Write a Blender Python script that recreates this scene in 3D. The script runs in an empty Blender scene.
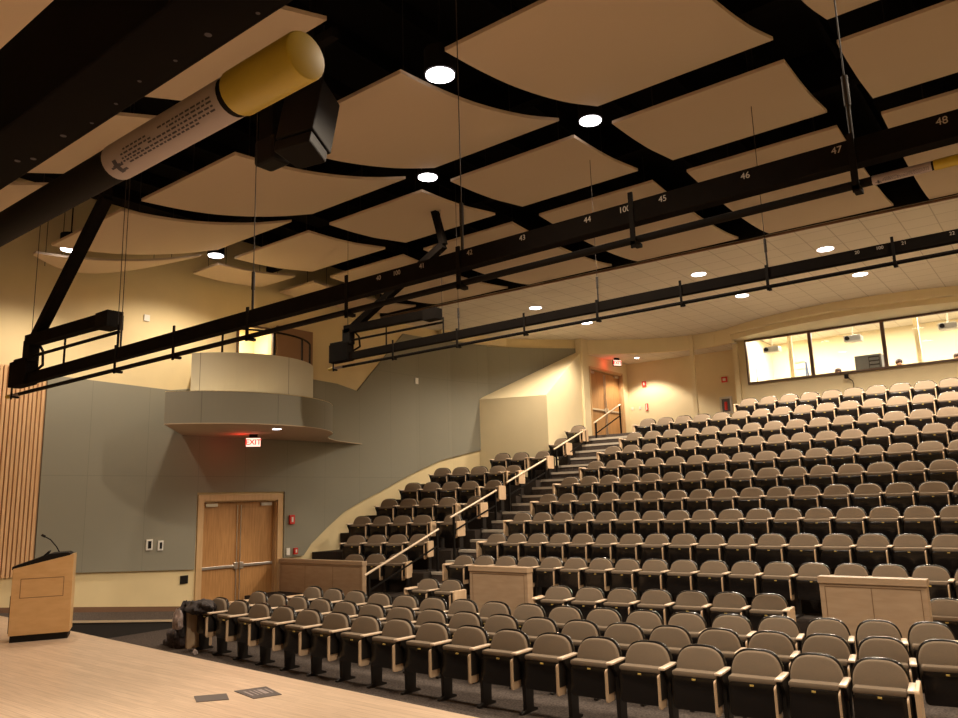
import bpy, bmesh, math, random
from mathutils import Vector, Matrix
random.seed(7)
PI = math.pi
C = bpy.context.scene.collection

# ------------------------------------------------------------------ materials
def new_mat(name):
    m = bpy.data.materials.new(name); m.use_nodes = True
    nt = m.node_tree
    return m, nt, nt.nodes['Principled BSDF']

def plain(name, col, rough=0.6, metal=0.0, noise=0.0, scale=30.0, emit=None, estr=0.0, bump=0.0, spec=0.5):
    m, nt, b = new_mat(name)
    b.inputs['Base Color'].default_value = (*col, 1)
    b.inputs['Roughness'].default_value = rough
    b.inputs['Metallic'].default_value = metal
    b.inputs['Specular IOR Level'].default_value = spec
    if emit:
        b.inputs['Emission Color'].default_value = (*emit, 1)
        b.inputs['Emission Strength'].default_value = estr
    if noise or bump:
        tc = nt.nodes.new('ShaderNodeTexCoord'); n = nt.nodes.new('ShaderNodeTexNoise')
        n.inputs['Scale'].default_value = scale; n.inputs['Detail'].default_value = 4
        nt.links.new(tc.outputs['Object'], n.inputs['Vector'])
        if noise:
            r = nt.nodes.new('ShaderNodeValToRGB')
            r.color_ramp.elements[0].color = (*[c*(1-noise) for c in col], 1)
            r.color_ramp.elements[1].color = (*[min(1, c*(1+noise)) for c in col], 1)
            r.color_ramp.elements[0].position = .3; r.color_ramp.elements[1].position = .7
            nt.links.new(n.outputs['Fac'], r.inputs['Fac']); nt.links.new(r.outputs['Color'], b.inputs['Base Color'])
        if bump:
            bp = nt.nodes.new('ShaderNodeBump'); bp.inputs['Strength'].default_value = bump
            nt.links.new(n.outputs['Fac'], bp.inputs['Height']); nt.links.new(bp.outputs['Normal'], b.inputs['Normal'])
    return m

def wood(name, c1, c2, rough=0.35, stretch=(1, 12, 12), scale=3.0):
    m, nt, b = new_mat(name)
    tc = nt.nodes.new('ShaderNodeTexCoord'); mp = nt.nodes.new('ShaderNodeMapping')
    mp.inputs['Scale'].default_value = stretch
    n = nt.nodes.new('ShaderNodeTexNoise'); n.inputs['Scale'].default_value = scale; n.inputs['Detail'].default_value = 6
    n.inputs['Distortion'].default_value = .4
    r = nt.nodes.new('ShaderNodeValToRGB')
    r.color_ramp.elements[0].color = (*c1, 1); r.color_ramp.elements[1].color = (*c2, 1)
    r.color_ramp.elements[0].position = .35; r.color_ramp.elements[1].position = .65
    nt.links.new(tc.outputs['Object'], mp.inputs['Vector']); nt.links.new(mp.outputs['Vector'], n.inputs['Vector'])
    nt.links.new(n.outputs['Fac'], r.inputs['Fac']); nt.links.new(r.outputs['Color'], b.inputs['Base Color'])
    b.inputs['Roughness'].default_value = rough
    return m

def bricked(name, c1, c2, mortar, bw, bh, ms, rough=.5, offset=0.5, swap=False, grain=0.0, uv=False, spec=.5):
    m, nt, b = new_mat(name)
    tc = nt.nodes.new('ShaderNodeTexCoord'); br = nt.nodes.new('ShaderNodeTexBrick')
    br.offset = offset; br.squash = 1
    br.inputs['Color1'].default_value = (*c1, 1); br.inputs['Color2'].default_value = (*c2, 1)
    br.inputs['Mortar'].default_value = (*mortar, 1)
    br.inputs['Scale'].default_value = 1; br.inputs['Mortar Size'].default_value = ms
    br.inputs['Brick Width'].default_value = bw; br.inputs['Row Height'].default_value = bh
    br.inputs['Mortar Smooth'].default_value = .3
    nt.links.new(tc.outputs['UV' if uv else 'Object'], br.inputs['Vector'])
    out = br.outputs['Color']
    if grain:
        mp = nt.nodes.new('ShaderNodeMapping'); mp.inputs['Scale'].default_value = (1.2, 30, 30)
        n = nt.nodes.new('ShaderNodeTexNoise'); n.inputs['Scale'].default_value = 2.5; n.inputs['Detail'].default_value = 5
        nt.links.new(tc.outputs['Object'], mp.inputs['Vector']); nt.links.new(mp.outputs['Vector'], n.inputs['Vector'])
        mx = nt.nodes.new('ShaderNodeMix'); mx.data_type = 'RGBA'; mx.blend_type = 'MULTIPLY'; mx.inputs[0].default_value = grain
        nt.links.new(out, mx.inputs[6]); nt.links.new(n.outputs['Color'], mx.inputs[7])
        hv = nt.nodes.new('ShaderNodeRGBCurve')
        n2 = nt.nodes.new('ShaderNodeValToRGB')
        n2.color_ramp.elements[0].color = (.62, .6, .58, 1); n2.color_ramp.elements[1].color = (1, 1, 1, 1)
        n2.color_ramp.elements[0].position = .3; n2.color_ramp.elements[1].position = .65
        nt.nodes.remove(hv)
        nt.links.new(n.outputs['Fac'], n2.inputs['Fac']); nt.links.new(n2.outputs['Color'], mx.inputs[7])
        out = mx.outputs[2]
    nt.links.new(out, b.inputs['Base Color'])
    b.inputs['Roughness'].default_value = rough
    b.inputs['Specular IOR Level'].default_value = spec
    return m

M = {}
M['beige'] = plain('beige_paint', (.76, .62, .36), .75, noise=.03, scale=2)
M['beige_light'] = plain('beige_paint_rear', (.80, .68, .44), .75, noise=.02, scale=2)
M['fabricwall'] = bricked('grey_green_fabric_panel', (.275, .262, .210), (.282, .268, .215), (.22, .21, .17), 1.22, 3.05, .006, .9, 0.0, uv=True, spec=.15)
M['drumfabric'] = bricked('grey_fabric_drum', (.265, .252, .205), (.272, .258, .21), (.17, .16, .13), 1.5, 9.0, .008, .9, 0.0, uv=True, spec=.15)
M['slat'] = wood('slat_wood', (.66, .40, .20), (.76, .49, .27), .45, (12, 12, 1), 2)
M['slatback'] = plain('slat_backing', (.36, .20, .10), .8)
M['cloud'] = plain('cloud_paint', (.58, .45, .32), .8)
M['cloudedge'] = plain('cloud_edge', (.25, .10, .05), .8)
M['tile'] = bricked('ceiling_tile', (.74, .67, .57), (.76, .69, .59), (.52, .45, .37), .61, .61, .012, .85, 0.0)
M['deck'] = plain('black_deck', (.010, .008, .006), .9, spec=.1)
M['black'] = plain('black_metal', (.0085, .0065, .0052), .8, spec=.1)
M['blackbeam'] = plain('black_beam_paint', (.0075, .0055, .0042), .9, noise=.15, scale=8, spec=.06)
M['wire'] = plain('steel_wire', (.035, .028, .024), .6, spec=.2)
M['yellow'] = plain('yellow_cap', (.42, .30, .018), .45, noise=.08, scale=15)
M['sticker'] = plain('sticker_paper', (.33, .27, .26), .6)
M['ink'] = plain('ink', (.05, .04, .05), .7)
M['number'] = plain('number_paint', (.42, .36, .30), .7)
M['stagefloor'] = bricked('maple_stage', (.76, .57, .42), (.69, .51, .37), (.47, .32, .22), 1.7, .083, .0022, .33, 0.37, grain=.6)
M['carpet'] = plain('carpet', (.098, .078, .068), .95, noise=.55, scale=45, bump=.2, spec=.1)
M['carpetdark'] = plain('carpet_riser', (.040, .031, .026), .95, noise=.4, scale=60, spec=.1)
M['nosing'] = plain('step_nosing', (.56, .50, .42), .6)
M['lipedge'] = plain('ramp_lip', (.55, .42, .28), .6)
M['stageface'] = plain('stage_face', (.018, .013, .010), .7)
M['taupe'] = plain('taupe_upholstery', (.235, .180, .130), .9, noise=.12, scale=160, bump=.05, spec=.2)
M['shell'] = plain('black_shell', (.009, .007, .0065), .22)
M['standard'] = plain('black_standard', (.016, .012, .010), .45)
M['tan'] = wood('tan_laminate', (.66, .46, .29), (.72, .52, .34), .35, (6, 6, 1), 4)
M['armwood'] = wood('armrest_laminate', (.80, .62, .46), (.86, .69, .53), .3, (10, 1, 1), 4)
M['plate'] = plain('brass_plate', (.85, .62, .18), .35, .3)
M['doorwood'] = wood('door_oak', (.40, .20, .070), (.52, .275, .105), .4, (14, 14, 1), 2.2)
M['framewood'] = wood('frame_oak', (.56, .36, .18), (.64, .43, .23), .4, (10, 10, 1), 2.2)
M['parapet'] = wood('parapet_laminate', (.44, .30, .19), (.49, .345, .225), .4, (2, 2, 9), 1.6)
M['lectern'] = wood('lectern_maple', (.60, .36, .155), (.66, .41, .19), .35, (2, 2, 6), 2)
M['groove'] = plain('groove_line', (.20, .11, .05), .7)
M['steel'] = plain('brushed_steel', (.65, .62, .58), .3, .9)
M['trim'] = plain('brown_base_trim', (.19, .10, .055), .5)
M['lamp'] = plain('lamp_lens', (1, 1, 1), .4, emit=(1, .93, .95), estr=9)
M['lamprim'] = plain('lamp_rim', (.75, .68, .6), .4)
M['troffer'] = plain('troffer_lens', (1, 1, 1), .4, emit=(1, .95, .85), estr=9)
M['red'] = plain('red_device', (.65, .03, .02), .4)
M['white'] = plain('white_plastic', (.80, .77, .72), .4)
M['exitface'] = plain('exit_face', (.9, .8, .75), .4, emit=(1, .55, .42), estr=1.6)
M['exitred'] = plain('exit_red', (.7, .02, .02), .4, emit=(1, .04, .03), estr=1.2)
M['dark'] = plain('dark_plastic', (.010, .008, .007), .6, spec=.15)
M['rackgrey'] = plain('rack_grey', (.10, .10, .11), .5)
M['windowframe'] = plain('window_frame_bronze', (.13, .075, .05), .45)
M['skin'] = plain('skin', (.62, .36, .25), .55)
M['hair'] = plain('hair', (.06, .025, .015), .7)
M['shirt'] = plain('shirt', (.10, .12, .2), .8)
M['projector'] = plain('projector_shell', (.55, .53, .50), .4)
M['ladder'] = plain('ladder_blue', (.12, .17, .33), .4)
M['cloth'] = plain('jacket_cloth', (.045, .036, .036), .85, noise=.9, scale=14)
M['lining'] = plain('jacket_lining', (.50, .40, .38), .8, noise=.4, scale=18)
M['bag'] = plain('bag_cloth', (.085, .07, .075), .85, noise=.7, scale=16)
M['floorbox'] = plain('floor_box_lid', (.10, .08, .075), .5)
M['rail'] = wood('handrail_wood', (.80, .62, .45), (.86, .68, .50), .3, (1, 1, 1), 2)
M['brown'] = plain('balcony_door', (.24, .125, .06), .5)
def glassmat():
    m, nt, b = new_mat('window_glass')
    nt.nodes.remove(b)
    g = nt.nodes.new('ShaderNodeBsdfGlossy'); g.inputs['Roughness'].default_value = .02
    t = nt.nodes.new('ShaderNodeBsdfTransparent'); t.inputs['Color'].default_value = (.97, .98, .97, 1)
    fr = nt.nodes.new('ShaderNodeFresnel'); fr.inputs['IOR'].default_value = 1.35
    mx = nt.nodes.new('ShaderNodeMixShader')
    nt.links.new(fr.outputs[0], mx.inputs[0]); nt.links.new(t.outputs[0], mx.inputs[1]); nt.links.new(g.outputs[0], mx.inputs[2])
    nt.links.new(mx.outputs[0], nt.nodes['Material Output'].inputs['Surface'])
    return m
M['glass'] = glassmat()

# ------------------------------------------------------------------ mesh builder
class MB:
    def __init__(s): s.v = []; s.f = []; s.uv = {}
    def add(s, vs, fs):
        n = len(s.v); s.v += [Vector(p) for p in vs]; s.f += [tuple(i+n for i in f) for f in fs]; return s
    def box(s, x0, x1, y0, y1, z0, z1, mat=None):
        vs = [(x, y, z) for z in (z0, z1) for y in (y0, y1) for x in (x0, x1)]
        if mat is not None: vs = [mat @ Vector(p) for p in vs]
        return s.add(vs, [(0, 2, 3, 1), (4, 5, 7, 6), (0, 1, 5, 4), (2, 6, 7, 3), (0, 4, 6, 2), (1, 3, 7, 5)])
    def bar(s, p0, p1, w, h=None):
        """rectangular bar between two points"""
        h = h or w; p0 = Vector(p0); p1 = Vector(p1); d = (p1-p0)
        q = d.to_track_quat('Y', 'Z').to_matrix().to_4x4(); q.translation = p0
        return s.box(-w/2, w/2, 0, d.length, -h/2, h/2, q)
    def tube(s, p0, p1, r, n=12, r2=None, caps=True):
        p0 = Vector(p0); p1 = Vector(p1); r2 = r if r2 is None else r2
        q = (p1-p0).to_track_quat('Z', 'Y').to_matrix()
        vs = []
        for p, rr in ((p0, r), (p1, r2)):
            vs += [p + q @ Vector((rr*math.cos(2*PI*i/n), rr*math.sin(2*PI*i/n), 0)) for i in range(n)]
        fs = [(i, (i+1) % n, n+(i+1) % n, n+i) for i in range(n)]
        if caps: fs += [tuple(range(n))[::-1], tuple(range(n, 2*n))]
        return s.add(vs, fs)
    def path(s, pts, r, n=8):
        for a, b in zip(pts, pts[1:]): s.tube(a, b, r, n)
        return s
    def prism(s, pts, a, b, axis='z'):
        """extrude closed 2D outline between a and b along axis (x: (y,z) outline, y: (x,z), z: (x,y))"""
        def P(p, t):
            return {'z': (p[0], p[1], t), 'y': (p[0], t, p[1]), 'x': (t, p[0], p[1])}[axis]
        n = len(pts)
        vs = [P(p, a) for p in pts] + [P(p, b) for p in pts]
        fs = [tuple(range(n))[::-1], tuple(range(n, 2*n))] + [(i, (i+1) % n, n+(i+1) % n, n+i) for i in range(n)]
        return s.add(vs, fs)
    def disc(s, c, r, th, n=32):
        return s.tube((c[0], c[1], c[2]), (c[0], c[1], c[2]+th), r, n)
    def sphere(s, c, r, nu=16, nv=10, sc=(1, 1, 1)):
        vs = [(c[0], c[1], c[2]+r*sc[2])]
        for j in range(1, nv):
            t = PI*j/nv
            for i in range(nu):
                u = 2*PI*i/nu; vs.append((c[0]+r*sc[0]*math.sin(t)*math.cos(u), c[1]+r*sc[1]*math.sin(t)*math.sin(u), c[2]+r*sc[2]*math.cos(t)))
        vs.append((c[0], c[1], c[2]-r*sc[2])); L = len(vs)-1; fs = []
        for i in range(nu):
            fs.append((0, 1+i, 1+(i+1) % nu)); fs.append((L, L-nu+(i+1) % nu, L-nu+i))
            for j in range(nv-2):
                a = 1+j*nu; fs.append((a+i, a+nu+i, a+nu+(i+1) % nu, a+(i+1) % nu))
        return s.add(vs, fs)
    def mesh(s, name, mat, off=(0, 0, 0), bevel=0.0, smooth=False, seg=2):
        me = bpy.data.meshes.new(name); off = Vector(off)
        me.from_pydata([tuple(p-off) for p in s.v], [], s.f)
        bm = bmesh.new(); bm.from_mesh(me)
        bmesh.ops.recalc_face_normals(bm, faces=bm.faces)
        if bevel:
            es = [e for e in bm.edges if len(e.link_faces) == 2 and e.calc_face_angle(0) > .6]
            bmesh.ops.bevel(bm, geom=es, offset=bevel, segments=seg, profile=.5, affect='EDGES')
        bm.to_mesh(me); bm.free()
        me.materials.append(mat)
        if smooth:
            for p in me.polygons: p.use_smooth = True
            try: me.set_sharp_from_angle(angle=math.radians(35))
            except Exception: pass
        return me
    def build(s, name, mat, parent=None, bevel=0.0, smooth=False, seg=2):
        """links ONE mesh object; a top-level one gets its origin at the centre of its base"""
        if parent is None:
            xs = [p.x for p in s.v]; ys = [p.y for p in s.v]; zs = [p.z for p in s.v]
            off = Vector(((min(xs)+max(xs))/2, (min(ys)+max(ys))/2, min(zs)))
        else: off = Vector(parent['_org']) if '_org' in parent else Vector((0, 0, 0))
        me = s.mesh(name, mat, off, bevel, smooth, seg)
        o = bpy.data.objects.new(name, me); C.objects.link(o)
        if parent is None: o.location = off; o['_org'] = tuple(off)
        else: o.parent = parent; o['_org'] = tuple(off)
        return o

def tag(o, label=None, cat=None, group=None, kind=None):
    if label: o['label'] = label
    if cat: o['category'] = cat
    if group: o['group'] = group
    if kind: o['kind'] = kind
    return o
def thing(name, label, cat, loc=(0, 0, 0), group=None):
    o = bpy.data.objects.new(name, None); C.objects.link(o); o.location = loc; o['_org'] = tuple(loc)
    o.empty_display_size = .1
    return tag(o, label, cat, group)
def struct(o): o['kind'] = 'structure'; return o
def copy_tree(o, parent=None):
    c = o.copy(); C.objects.link(c); c.parent = parent
    for ch in o.children: copy_tree(ch, c)
    return c
ORD = ['first', 'second', 'third', 'fourth', 'fifth', 'sixth', 'seventh', 'eighth', 'ninth', 'tenth', 'eleventh', 'twelfth', 'thirteenth',
       'fourteenth', 'fifteenth', 'sixteenth', 'seventeenth', 'eighteenth', 'nineteenth', 'twentieth', 'twenty-first', 'twenty-second']

# ------------------------------------------------------------------ walls
def wall_along(name, path, s0, z0, z1, holes=(), mat=None, th=.15, zbreaks=(), s_uv=True):
    """wall following a plan polyline; outward side is to the left of the walking direction"""
    segs = []; s = s0
    for a, b in zip(path, path[1:]):
        L = math.dist(a, b); segs.append((s, s+L, a, b)); s += L
    def pt(q):
        for (a0, a1, a, b) in segs:
            if q <= a1+1e-6: break
        t = (q-a0)/(a1-a0); return (a[0]+(b[0]-a[0])*t, a[1]+(b[1]-a[1])*t)
    ss = sorted(set([round(x, 4) for g in segs for x in g[:2]] + [round(h[i], 4) for h in holes for i in (0, 1)]))
    zs = sorted(set([z0, z1] + [h[i] for h in holes for i in (2, 3)]))
    mb = MB(); idx = {}
    def V(q, z):
        k = (q, z)
        if k not in idx:
            p = pt(q); idx[k] = len(mb.v); mb.v.append(Vector((p[0], p[1], z)))
        return idx[k]
    for a, b in zip(ss, ss[1:]):
        for c, d in zip(zs, zs[1:]):
            if any(h[0]-1e-4 <= a and b <= h[1]+1e-4 and h[2]-1e-4 <= c and d <= h[3]+1e-4 for h in holes): continue
            mb.f.append((V(a, c), V(b, c), V(b, d), V(a, d)))
    me = bpy.data.meshes.new(name); me.from_pydata([tuple(v) for v in mb.v], [], mb.f); me.materials.append(mat)
    o = bpy.data.objects.new(name, me); C.objects.link(o)
    md = o.modifiers.new('thick', 'SOLIDIFY'); md.thickness = th; md.offset = -1 if th > 0 else 1
    md.thickness = abs(th)
    return struct(o)

SIDE = [(-15.6, -4), (-15.6, 17), (-15.45, 18.5), (-15.05, 19.9), (-14.2, 21.2), (-12.95, 22.6)]
def side_pt(s):
    q = -4.0
    for a, b in zip(SIDE, SIDE[1:]):
        L = math.dist(a, b)
        if s <= q+L+1e-6: break
        q += L
    t = (s-q)/L
    n = Vector((b[1]-a[1], -(b[0]-a[0]))).normalized()
    return a[0]+(b[0]-a[0])*t, a[1]+(b[1]-a[1])*t, n
S_END = -4+sum(math.dist(a, b) for a, b in zip(SIDE, SIDE[1:]))
wall_along('wall_left', SIDE, -4, 0, 8.8, [(9.93, 11.95, 0, 2.5), (10.72, 11.7, 4.6, 6.67)], M['beige'], .16)

def interp(tab, s):
    if s <= tab[0][0]: return tab[0][1]
    for (a, u), (b, w) in zip(tab, tab[1:]):
        if s <= b: return u+(w-u)*(s-a)/(b-a)
    return tab[-1][1]

# grey-green acoustic panels on the left wall (cut to a swooping outline)
LO = [(6.45, 1.24), (9.7, 1.04), (12.75, 1.12), (12.99, 1.39), (13.53, 1.78), (14.1, 2.15), (14.7, 2.4), (15.54, 2.7), (16.43, 3.05), (17.92, 3.57), (19.94, 4.0)]
HI = [(6.45, 4.98), (9.02, 4.92), (13.0, 5.58), (13.82, 5.55), (14.56, 5.42), (16.43, 7.34), (18.8, 7.38), (24, 7.35)]
def panel_strip(mb, samples, lo, hi, th=.05):
    uvs = []
    for a, b in zip(samples, samples[1:]):
        A = side_pt(a); B = side_pt(b)
        q = []
        for (p, s_) in ((A, a), (B, b)):
            x, y, n = p
            for d in (0.0, th):
                for z in (lo(s_), hi(s_)): q.append((x+n.x*(d+.002), y+n.y*(d+.002), z))
        base = len(mb.v)
        # order: A d0 lo, A d0 hi, A d1 lo, A d1 hi, B ...
        mb.add(q, [(2, 6, 7, 3), (0, 1, 5, 4), (1, 3, 7, 5), (0, 4, 6, 2)] + ([(0, 2, 3, 1)] if a == samples[0] else []) + ([(4, 5, 7, 6)] if b == samples[-1] else []))
        for k, s_ in enumerate((a, a, a, a, b, b, b, b)): mb.uv[base+k] = s_
def finish_uv(o, mb):
    me = o.data; uvl = me.uv_layers.new(name='UVMap')
    org = Vector(o['_org'])
    vals = {}
    for i, v in enumerate(me.vertices):
        uvl_val = mb.uv.get(i, 0); vals[i] = (uvl_val, v.co.z+org.z)
    for l in me.loops: uvl.data[l.index].uv = vals[l.vertex_index]
def frange(a, b, st):
    n = max(1, int(round((b-a)/st))); return [a+(b-a)*i/n for i in range(n+1)]
lo = lambda s: interp(LO, s); hi = lambda s: interp(HI, s)
for i, (sa, sb, lf, hf) in enumerate([
        (6.45, 9.75, lo, hi), (9.75, 12.14, (lambda s: 2.69), hi), (12.14, 19.94, lo, hi),
        (19.94, S_END-.05, (lambda s: 5.56+(side_pt(s)[1]-19.9)*.66), (lambda s: 7.35))]):
    pts = frange(sa, sb, .3)
    extra = [p for p, _ in LO+HI if sa < p < sb]
    pts = sorted(set(pts+extra))
    mb = MB(); panel_strip(mb, pts, lf, hf)
    o = mb.build('wall_panel', M['fabricwall']); struct(o); finish_uv(o, mb)

# wood slat field at far left
mb = MB(); mb.box(-15.6, -15.57, .5, 6.44, 1.25, 5.06)
struct(mb.build('wall_slat_backing', M['slatback']))
mb = MB(); y = .5
while y < 6.4:
    mb.box(-15.57, -15.525, y, y+.050, 1.22, 5.08); y += .076
struct(mb.build('wall_slats', M['slat']))

# base trim
mb = MB(); mb.prism([(-15.6+.003, 5.8), (-15.575, 5.8), (-15.575, 9.7), (-15.6+.003, 9.7)], 0, .1, 'z')
me = mb
for v in mb.v:
    v.z += min(.62, .17+.126*(9.71-v.y))
struct(mb.build('baseboard_left', M['trim']))

# vestibule box with sloping top in the rear left corner, then the column and the rear corridor
mb = MB()
ZB = 3.0
A = (-15.17, 19.5); Bp = (-12.68, 19.75); D = (-12.95, 22.6)
zt = 5.56
mb.add([(A[0], A[1], ZB), (Bp[0], Bp[1], ZB), (Bp[0], Bp[1], zt-.09), (A[0], A[1], zt), (D[0], D[1], ZB), (D[0], D[1], 7.34), (-14.2, 21.2, 6.42), (-14.2, 21.2, ZB), (-15.05, 19.9, ZB)],
       [(0, 1, 2, 3), (3, 2, 5, 6), (1, 4, 5, 2), (7, 6, 5, 4), (0, 3, 6, 7), (0, 7, 4, 1)])
struct(mb.build('wall_vestibule', M['beige_light']))
mb = MB()
mb.add([(-12.95, 19.9, zt), (-12.95, 22.6, 7.34), (-12.95, 22.6, 7.66), (-12.95, 19.9, zt+.001), (-12.99, 22.6, 7.34)], [(0, 1, 2)])
mb = MB(); mb.box(-13.1, -12.85, 22.35, 22.75, 3.6, 7.66)
struct(mb.build('wall_column', M['beige_light']))
wall_along('wall_corridor_left', [(-12.95, 22.7), (-12.95, 25.8)], 22.7, 4.0, 7.6, [(22.98, 25.3, 4.0, 6.72)], M['beige_light'], .15)
wall_along('wall_corridor_rear', [(-12.95, 25.8), (-8.45, 25.8)], 0, 4.0, 7.6, [], M['beige_light'], .15)
wall_along('wall_rear', [(-8.45, 25.0), (5.0, 25.0)], -8.45, 3.6, 7.66, [(-8.2, 0.1, 5.82, 7.24)], M['beige_light'], .12)
mb = MB(); mb.box(-8.6, -8.45, 24.88, 28.6, 4.0, 7.66)
struct(mb.build('wall_control_room_side', M['beige_light']))
# slender post on the corridor line
mb = MB(); mb.box(-9.95, -9.83, 24.55, 24.67, 4.31, 7.66); struct(mb.build('trim_1', M['beige_light']))

# bulkhead curve
ARC = [(-15.35, 17.9), (-15.15, 19.3), (-14.65, 20.7), (-13.9, 21.8), (-12.95, 22.75), (-12.2, 23.45), (-11.5, 24.0), (-10.7, 24.45), (-9.9, 24.72), (-9.1, 24.72), (-8.45, 24.55)]
mb = MB()
n = len(ARC)
bot = [7.38 if p[0] < -13 else 7.17 for p in ARC]
vs = [(p[0], p[1], 7.66) for p in ARC]+[(p[0], p[1], b) for p, b in zip(ARC, bot)]
mb.add(vs, [(i, i+1, n+i+1, n+i) for i in range(n-1)])
o = mb.build('wall_bulkhead', M['beige_light']); struct(o)
md = o.modifiers.new('t', 'SOLIDIFY'); md.thickness = .12; md.offset = 0
# soffit over the control room windows: bowed, two steps
def bow(y0, d, n=20, x0=-8.5, x1=5.0):
    cx = -4.6; out = []
    for i in range(n+1):
        x = x0+(x1-x0)*i/n; out.append((x, y0+d*((x-cx)/3.9)**2 if abs(x-cx) < 3.9 or x < cx else min(24.95, y0+d*((x-cx)/3.9)**2)))
    return out
f1 = bow(23.25, 1.15); f2 = bow(23.55, 1.0)
mb = MB(); mb.prism([(p[0], min(p[1], 24.93)) for p in f1]+[(5.0, 24.96), (-8.5, 24.96)], 7.42, 7.66, 'z')
struct(mb.build('wall_soffit_upper', M['beige_light']))
mb = MB(); mb.prism([(p[0], min(p[1], 24.93)) for p in f2]+[(5.0, 24.96), (-8.5, 24.96)], 7.27, 7.42, 'z')
struct(mb.build('wall_soffit_lower', M['beige_light']))

# other walls (outside the picture, they close the room)
wall_along('wall_right', [(5.0, 25.0), (5.0, -4.0)], 0, 0, 8.8, [], M['beige'], .15)
wall_along('wall_stage_rear', [(5.0, -4.0), (-15.6, -4.0)], 0, 0, 8.8, [], M['beige'], .15)

# ------------------------------------------------------------------ floors
mb = MB(); mb.box(-15.7, 5.1, -4.1, 14, -.1, .05)
struct(mb.build('floor', M['carpet']))
edge = [(5.0, 4.9), (-4.3, 5.21), (-6.18, 5.30), (-12.28, 5.64), (-15.59, 5.82)]
mb = MB(); mb.prism(edge+[(-15.59, -3.99), (5.0, -3.99)], 0.001, .58, 'z'); struct(mb.build('stage_base', M['stageface']))
mb = MB(); mb.prism([(x, y+.03) for x, y in edge]+[(-15.59, -3.99), (5.0, -3.99)], .58, .60, 'z')
mb.v = [v for v in mb.v]
o = mb.build('stage', M['stagefloor']); struct(o)
# sloping walk along the left wall, from the stage level down to the side doors
x0, x1 = -15.59, -14.5
lz = lambda y: .17+.121*(8.88-y)
wz = lambda y: min(.62, .17+.126*(9.71-y))
ya, yb_ = 5.86, 9.6
mb = MB()
mb.add([(x0, ya, .051), (x1, ya, .051), (x1, yb_, .051), (x0, yb_, .051), (x0, ya, wz(ya)-.01), (x1, ya, lz(ya)-.01), (x1, yb_, .06), (x0, yb_, wz(yb_)-.01)],
       [(0, 1, 2, 3), (0, 4, 5, 1), (1, 5, 6, 2), (2, 6, 7, 3), (3, 7, 4, 0)])
struct(mb.build('ramp_side', M['stageface']))
mb = MB(); mb.add([(x0, ya, wz(ya)-.008), (x1, ya, lz(ya)-.008), (x1, yb_, .062), (x0, yb_, wz(yb_)-.008), (x0, ya, wz(ya)), (x1, ya, lz(ya)), (x1, yb_, .07), (x0, yb_, wz(yb_))],
                  [(0, 3, 2, 1), (4, 5, 6, 7), (0, 1, 5, 4), (1, 2, 6, 5), (2, 3, 7, 6), (3, 0, 4, 7)])
struct(mb.build('ramp_top', M['carpet']))
mb = MB(); mb.bar((x1, ya, lz(ya)), (x1, yb_, .075), .06, .035); struct(mb.build('trim_2', M['lipedge']))

# rows: (centre-line Y at X=-8, floor height, first centre-block seat X)
ROWS = [  # name, Y(-8), floor z, X0
    (13.40, 0.34, -10.80), (14.38, 0.75, -10.63), (15.37, 1.18, -10.59), (16.31, 1.60, -10.45), (17.21, 2.02, -10.35),
    (18.13, 2.43, -10.10), (19.12, 2.86, -10.10), (20.08, 3.27, -9.90), (21.09, 3.72, -9.95), (21.97, 4.14, -7.24)]
SL = .0293
def yc(b, x): return ROWS[b][0]+SL*(x+8)
def yl(b, x): return yc(b, x)+.355*(x+11.5)
XA0, XL, XR = -15.58, -12.12, 4.98
mbT = MB(); mbN = MB()
def line(b, off=-.62):
    """front edge of tier b: left block (angled), centre block"""
    if b == 10: return [(XA0, 22.55+SL*(XA0+8)), (XL, 22.6), (XR, 22.75)]
    return None
TH = .5
for b in range(10):
    y_, zf, X0 = ROWS[b]
    zprev = ROWS[b-1][1] if b else 0.05
    xr = X0-.33
    back = .62
    # centre block
    yb = lambda x, k=b: (yc(k+1, x)-.62) if k < 9 else 22.75
    x_r0 = min(xr, -10.4) if b == 9 else xr
    zlow = max(0, zprev-.45)
    if b == 9:
        c0 = X0-.4
        mbT.prism([(c0, yc(b, c0)-.62), (XR, yc(b, XR)-.62), (XR, 22.8), (c0, 22.8)], zlow, zf, 'z')
    else:
        mbT.prism([(xr, yc(b, xr)-.62), (XR, yc(b, XR)-.62), (XR, yb(XR)+.01), (xr, yb(xr)+.01)], zlow, zf, 'z')
    # left block
    if b < 7:
        def ylf(k, x): return yl(k, x)-.66
        pts = [(XA0, ylf(b, XA0)), (XL, ylf(b, XL)), (XL, ylf(b+1, XL)+.01), (XA0, ylf(b+1, XA0)+.01)]
        mbT.prism(pts, zlow, zf, 'z')
    else:
        ybk = (yc(b+1, XL)-.62) if b < 9 else 22.8
        pts = [(-12.94, yc(b, XL)-.62), (XL, yc(b, XL)-.62), (XL, ybk+.01), (-12.94, ybk+.01)]
        if b == 7: pts[0] = (-12.94, yc(b, XL)-.85)
        mbT.prism(pts, zlow, zf, 'z')
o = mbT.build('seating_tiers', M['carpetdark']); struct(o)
# behind row 9 left part of corridor at floor level of the top row, and corridor floor
mb = MB(); mb.box(-12.94, XR, 22.81, 25.79, 3.9, 4.31)
mb.box(-12.94, -7.66, 22.1, 22.81, 3.6, 4.31)
struct(mb.build('corridor_floor', M['carpet']))
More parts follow.
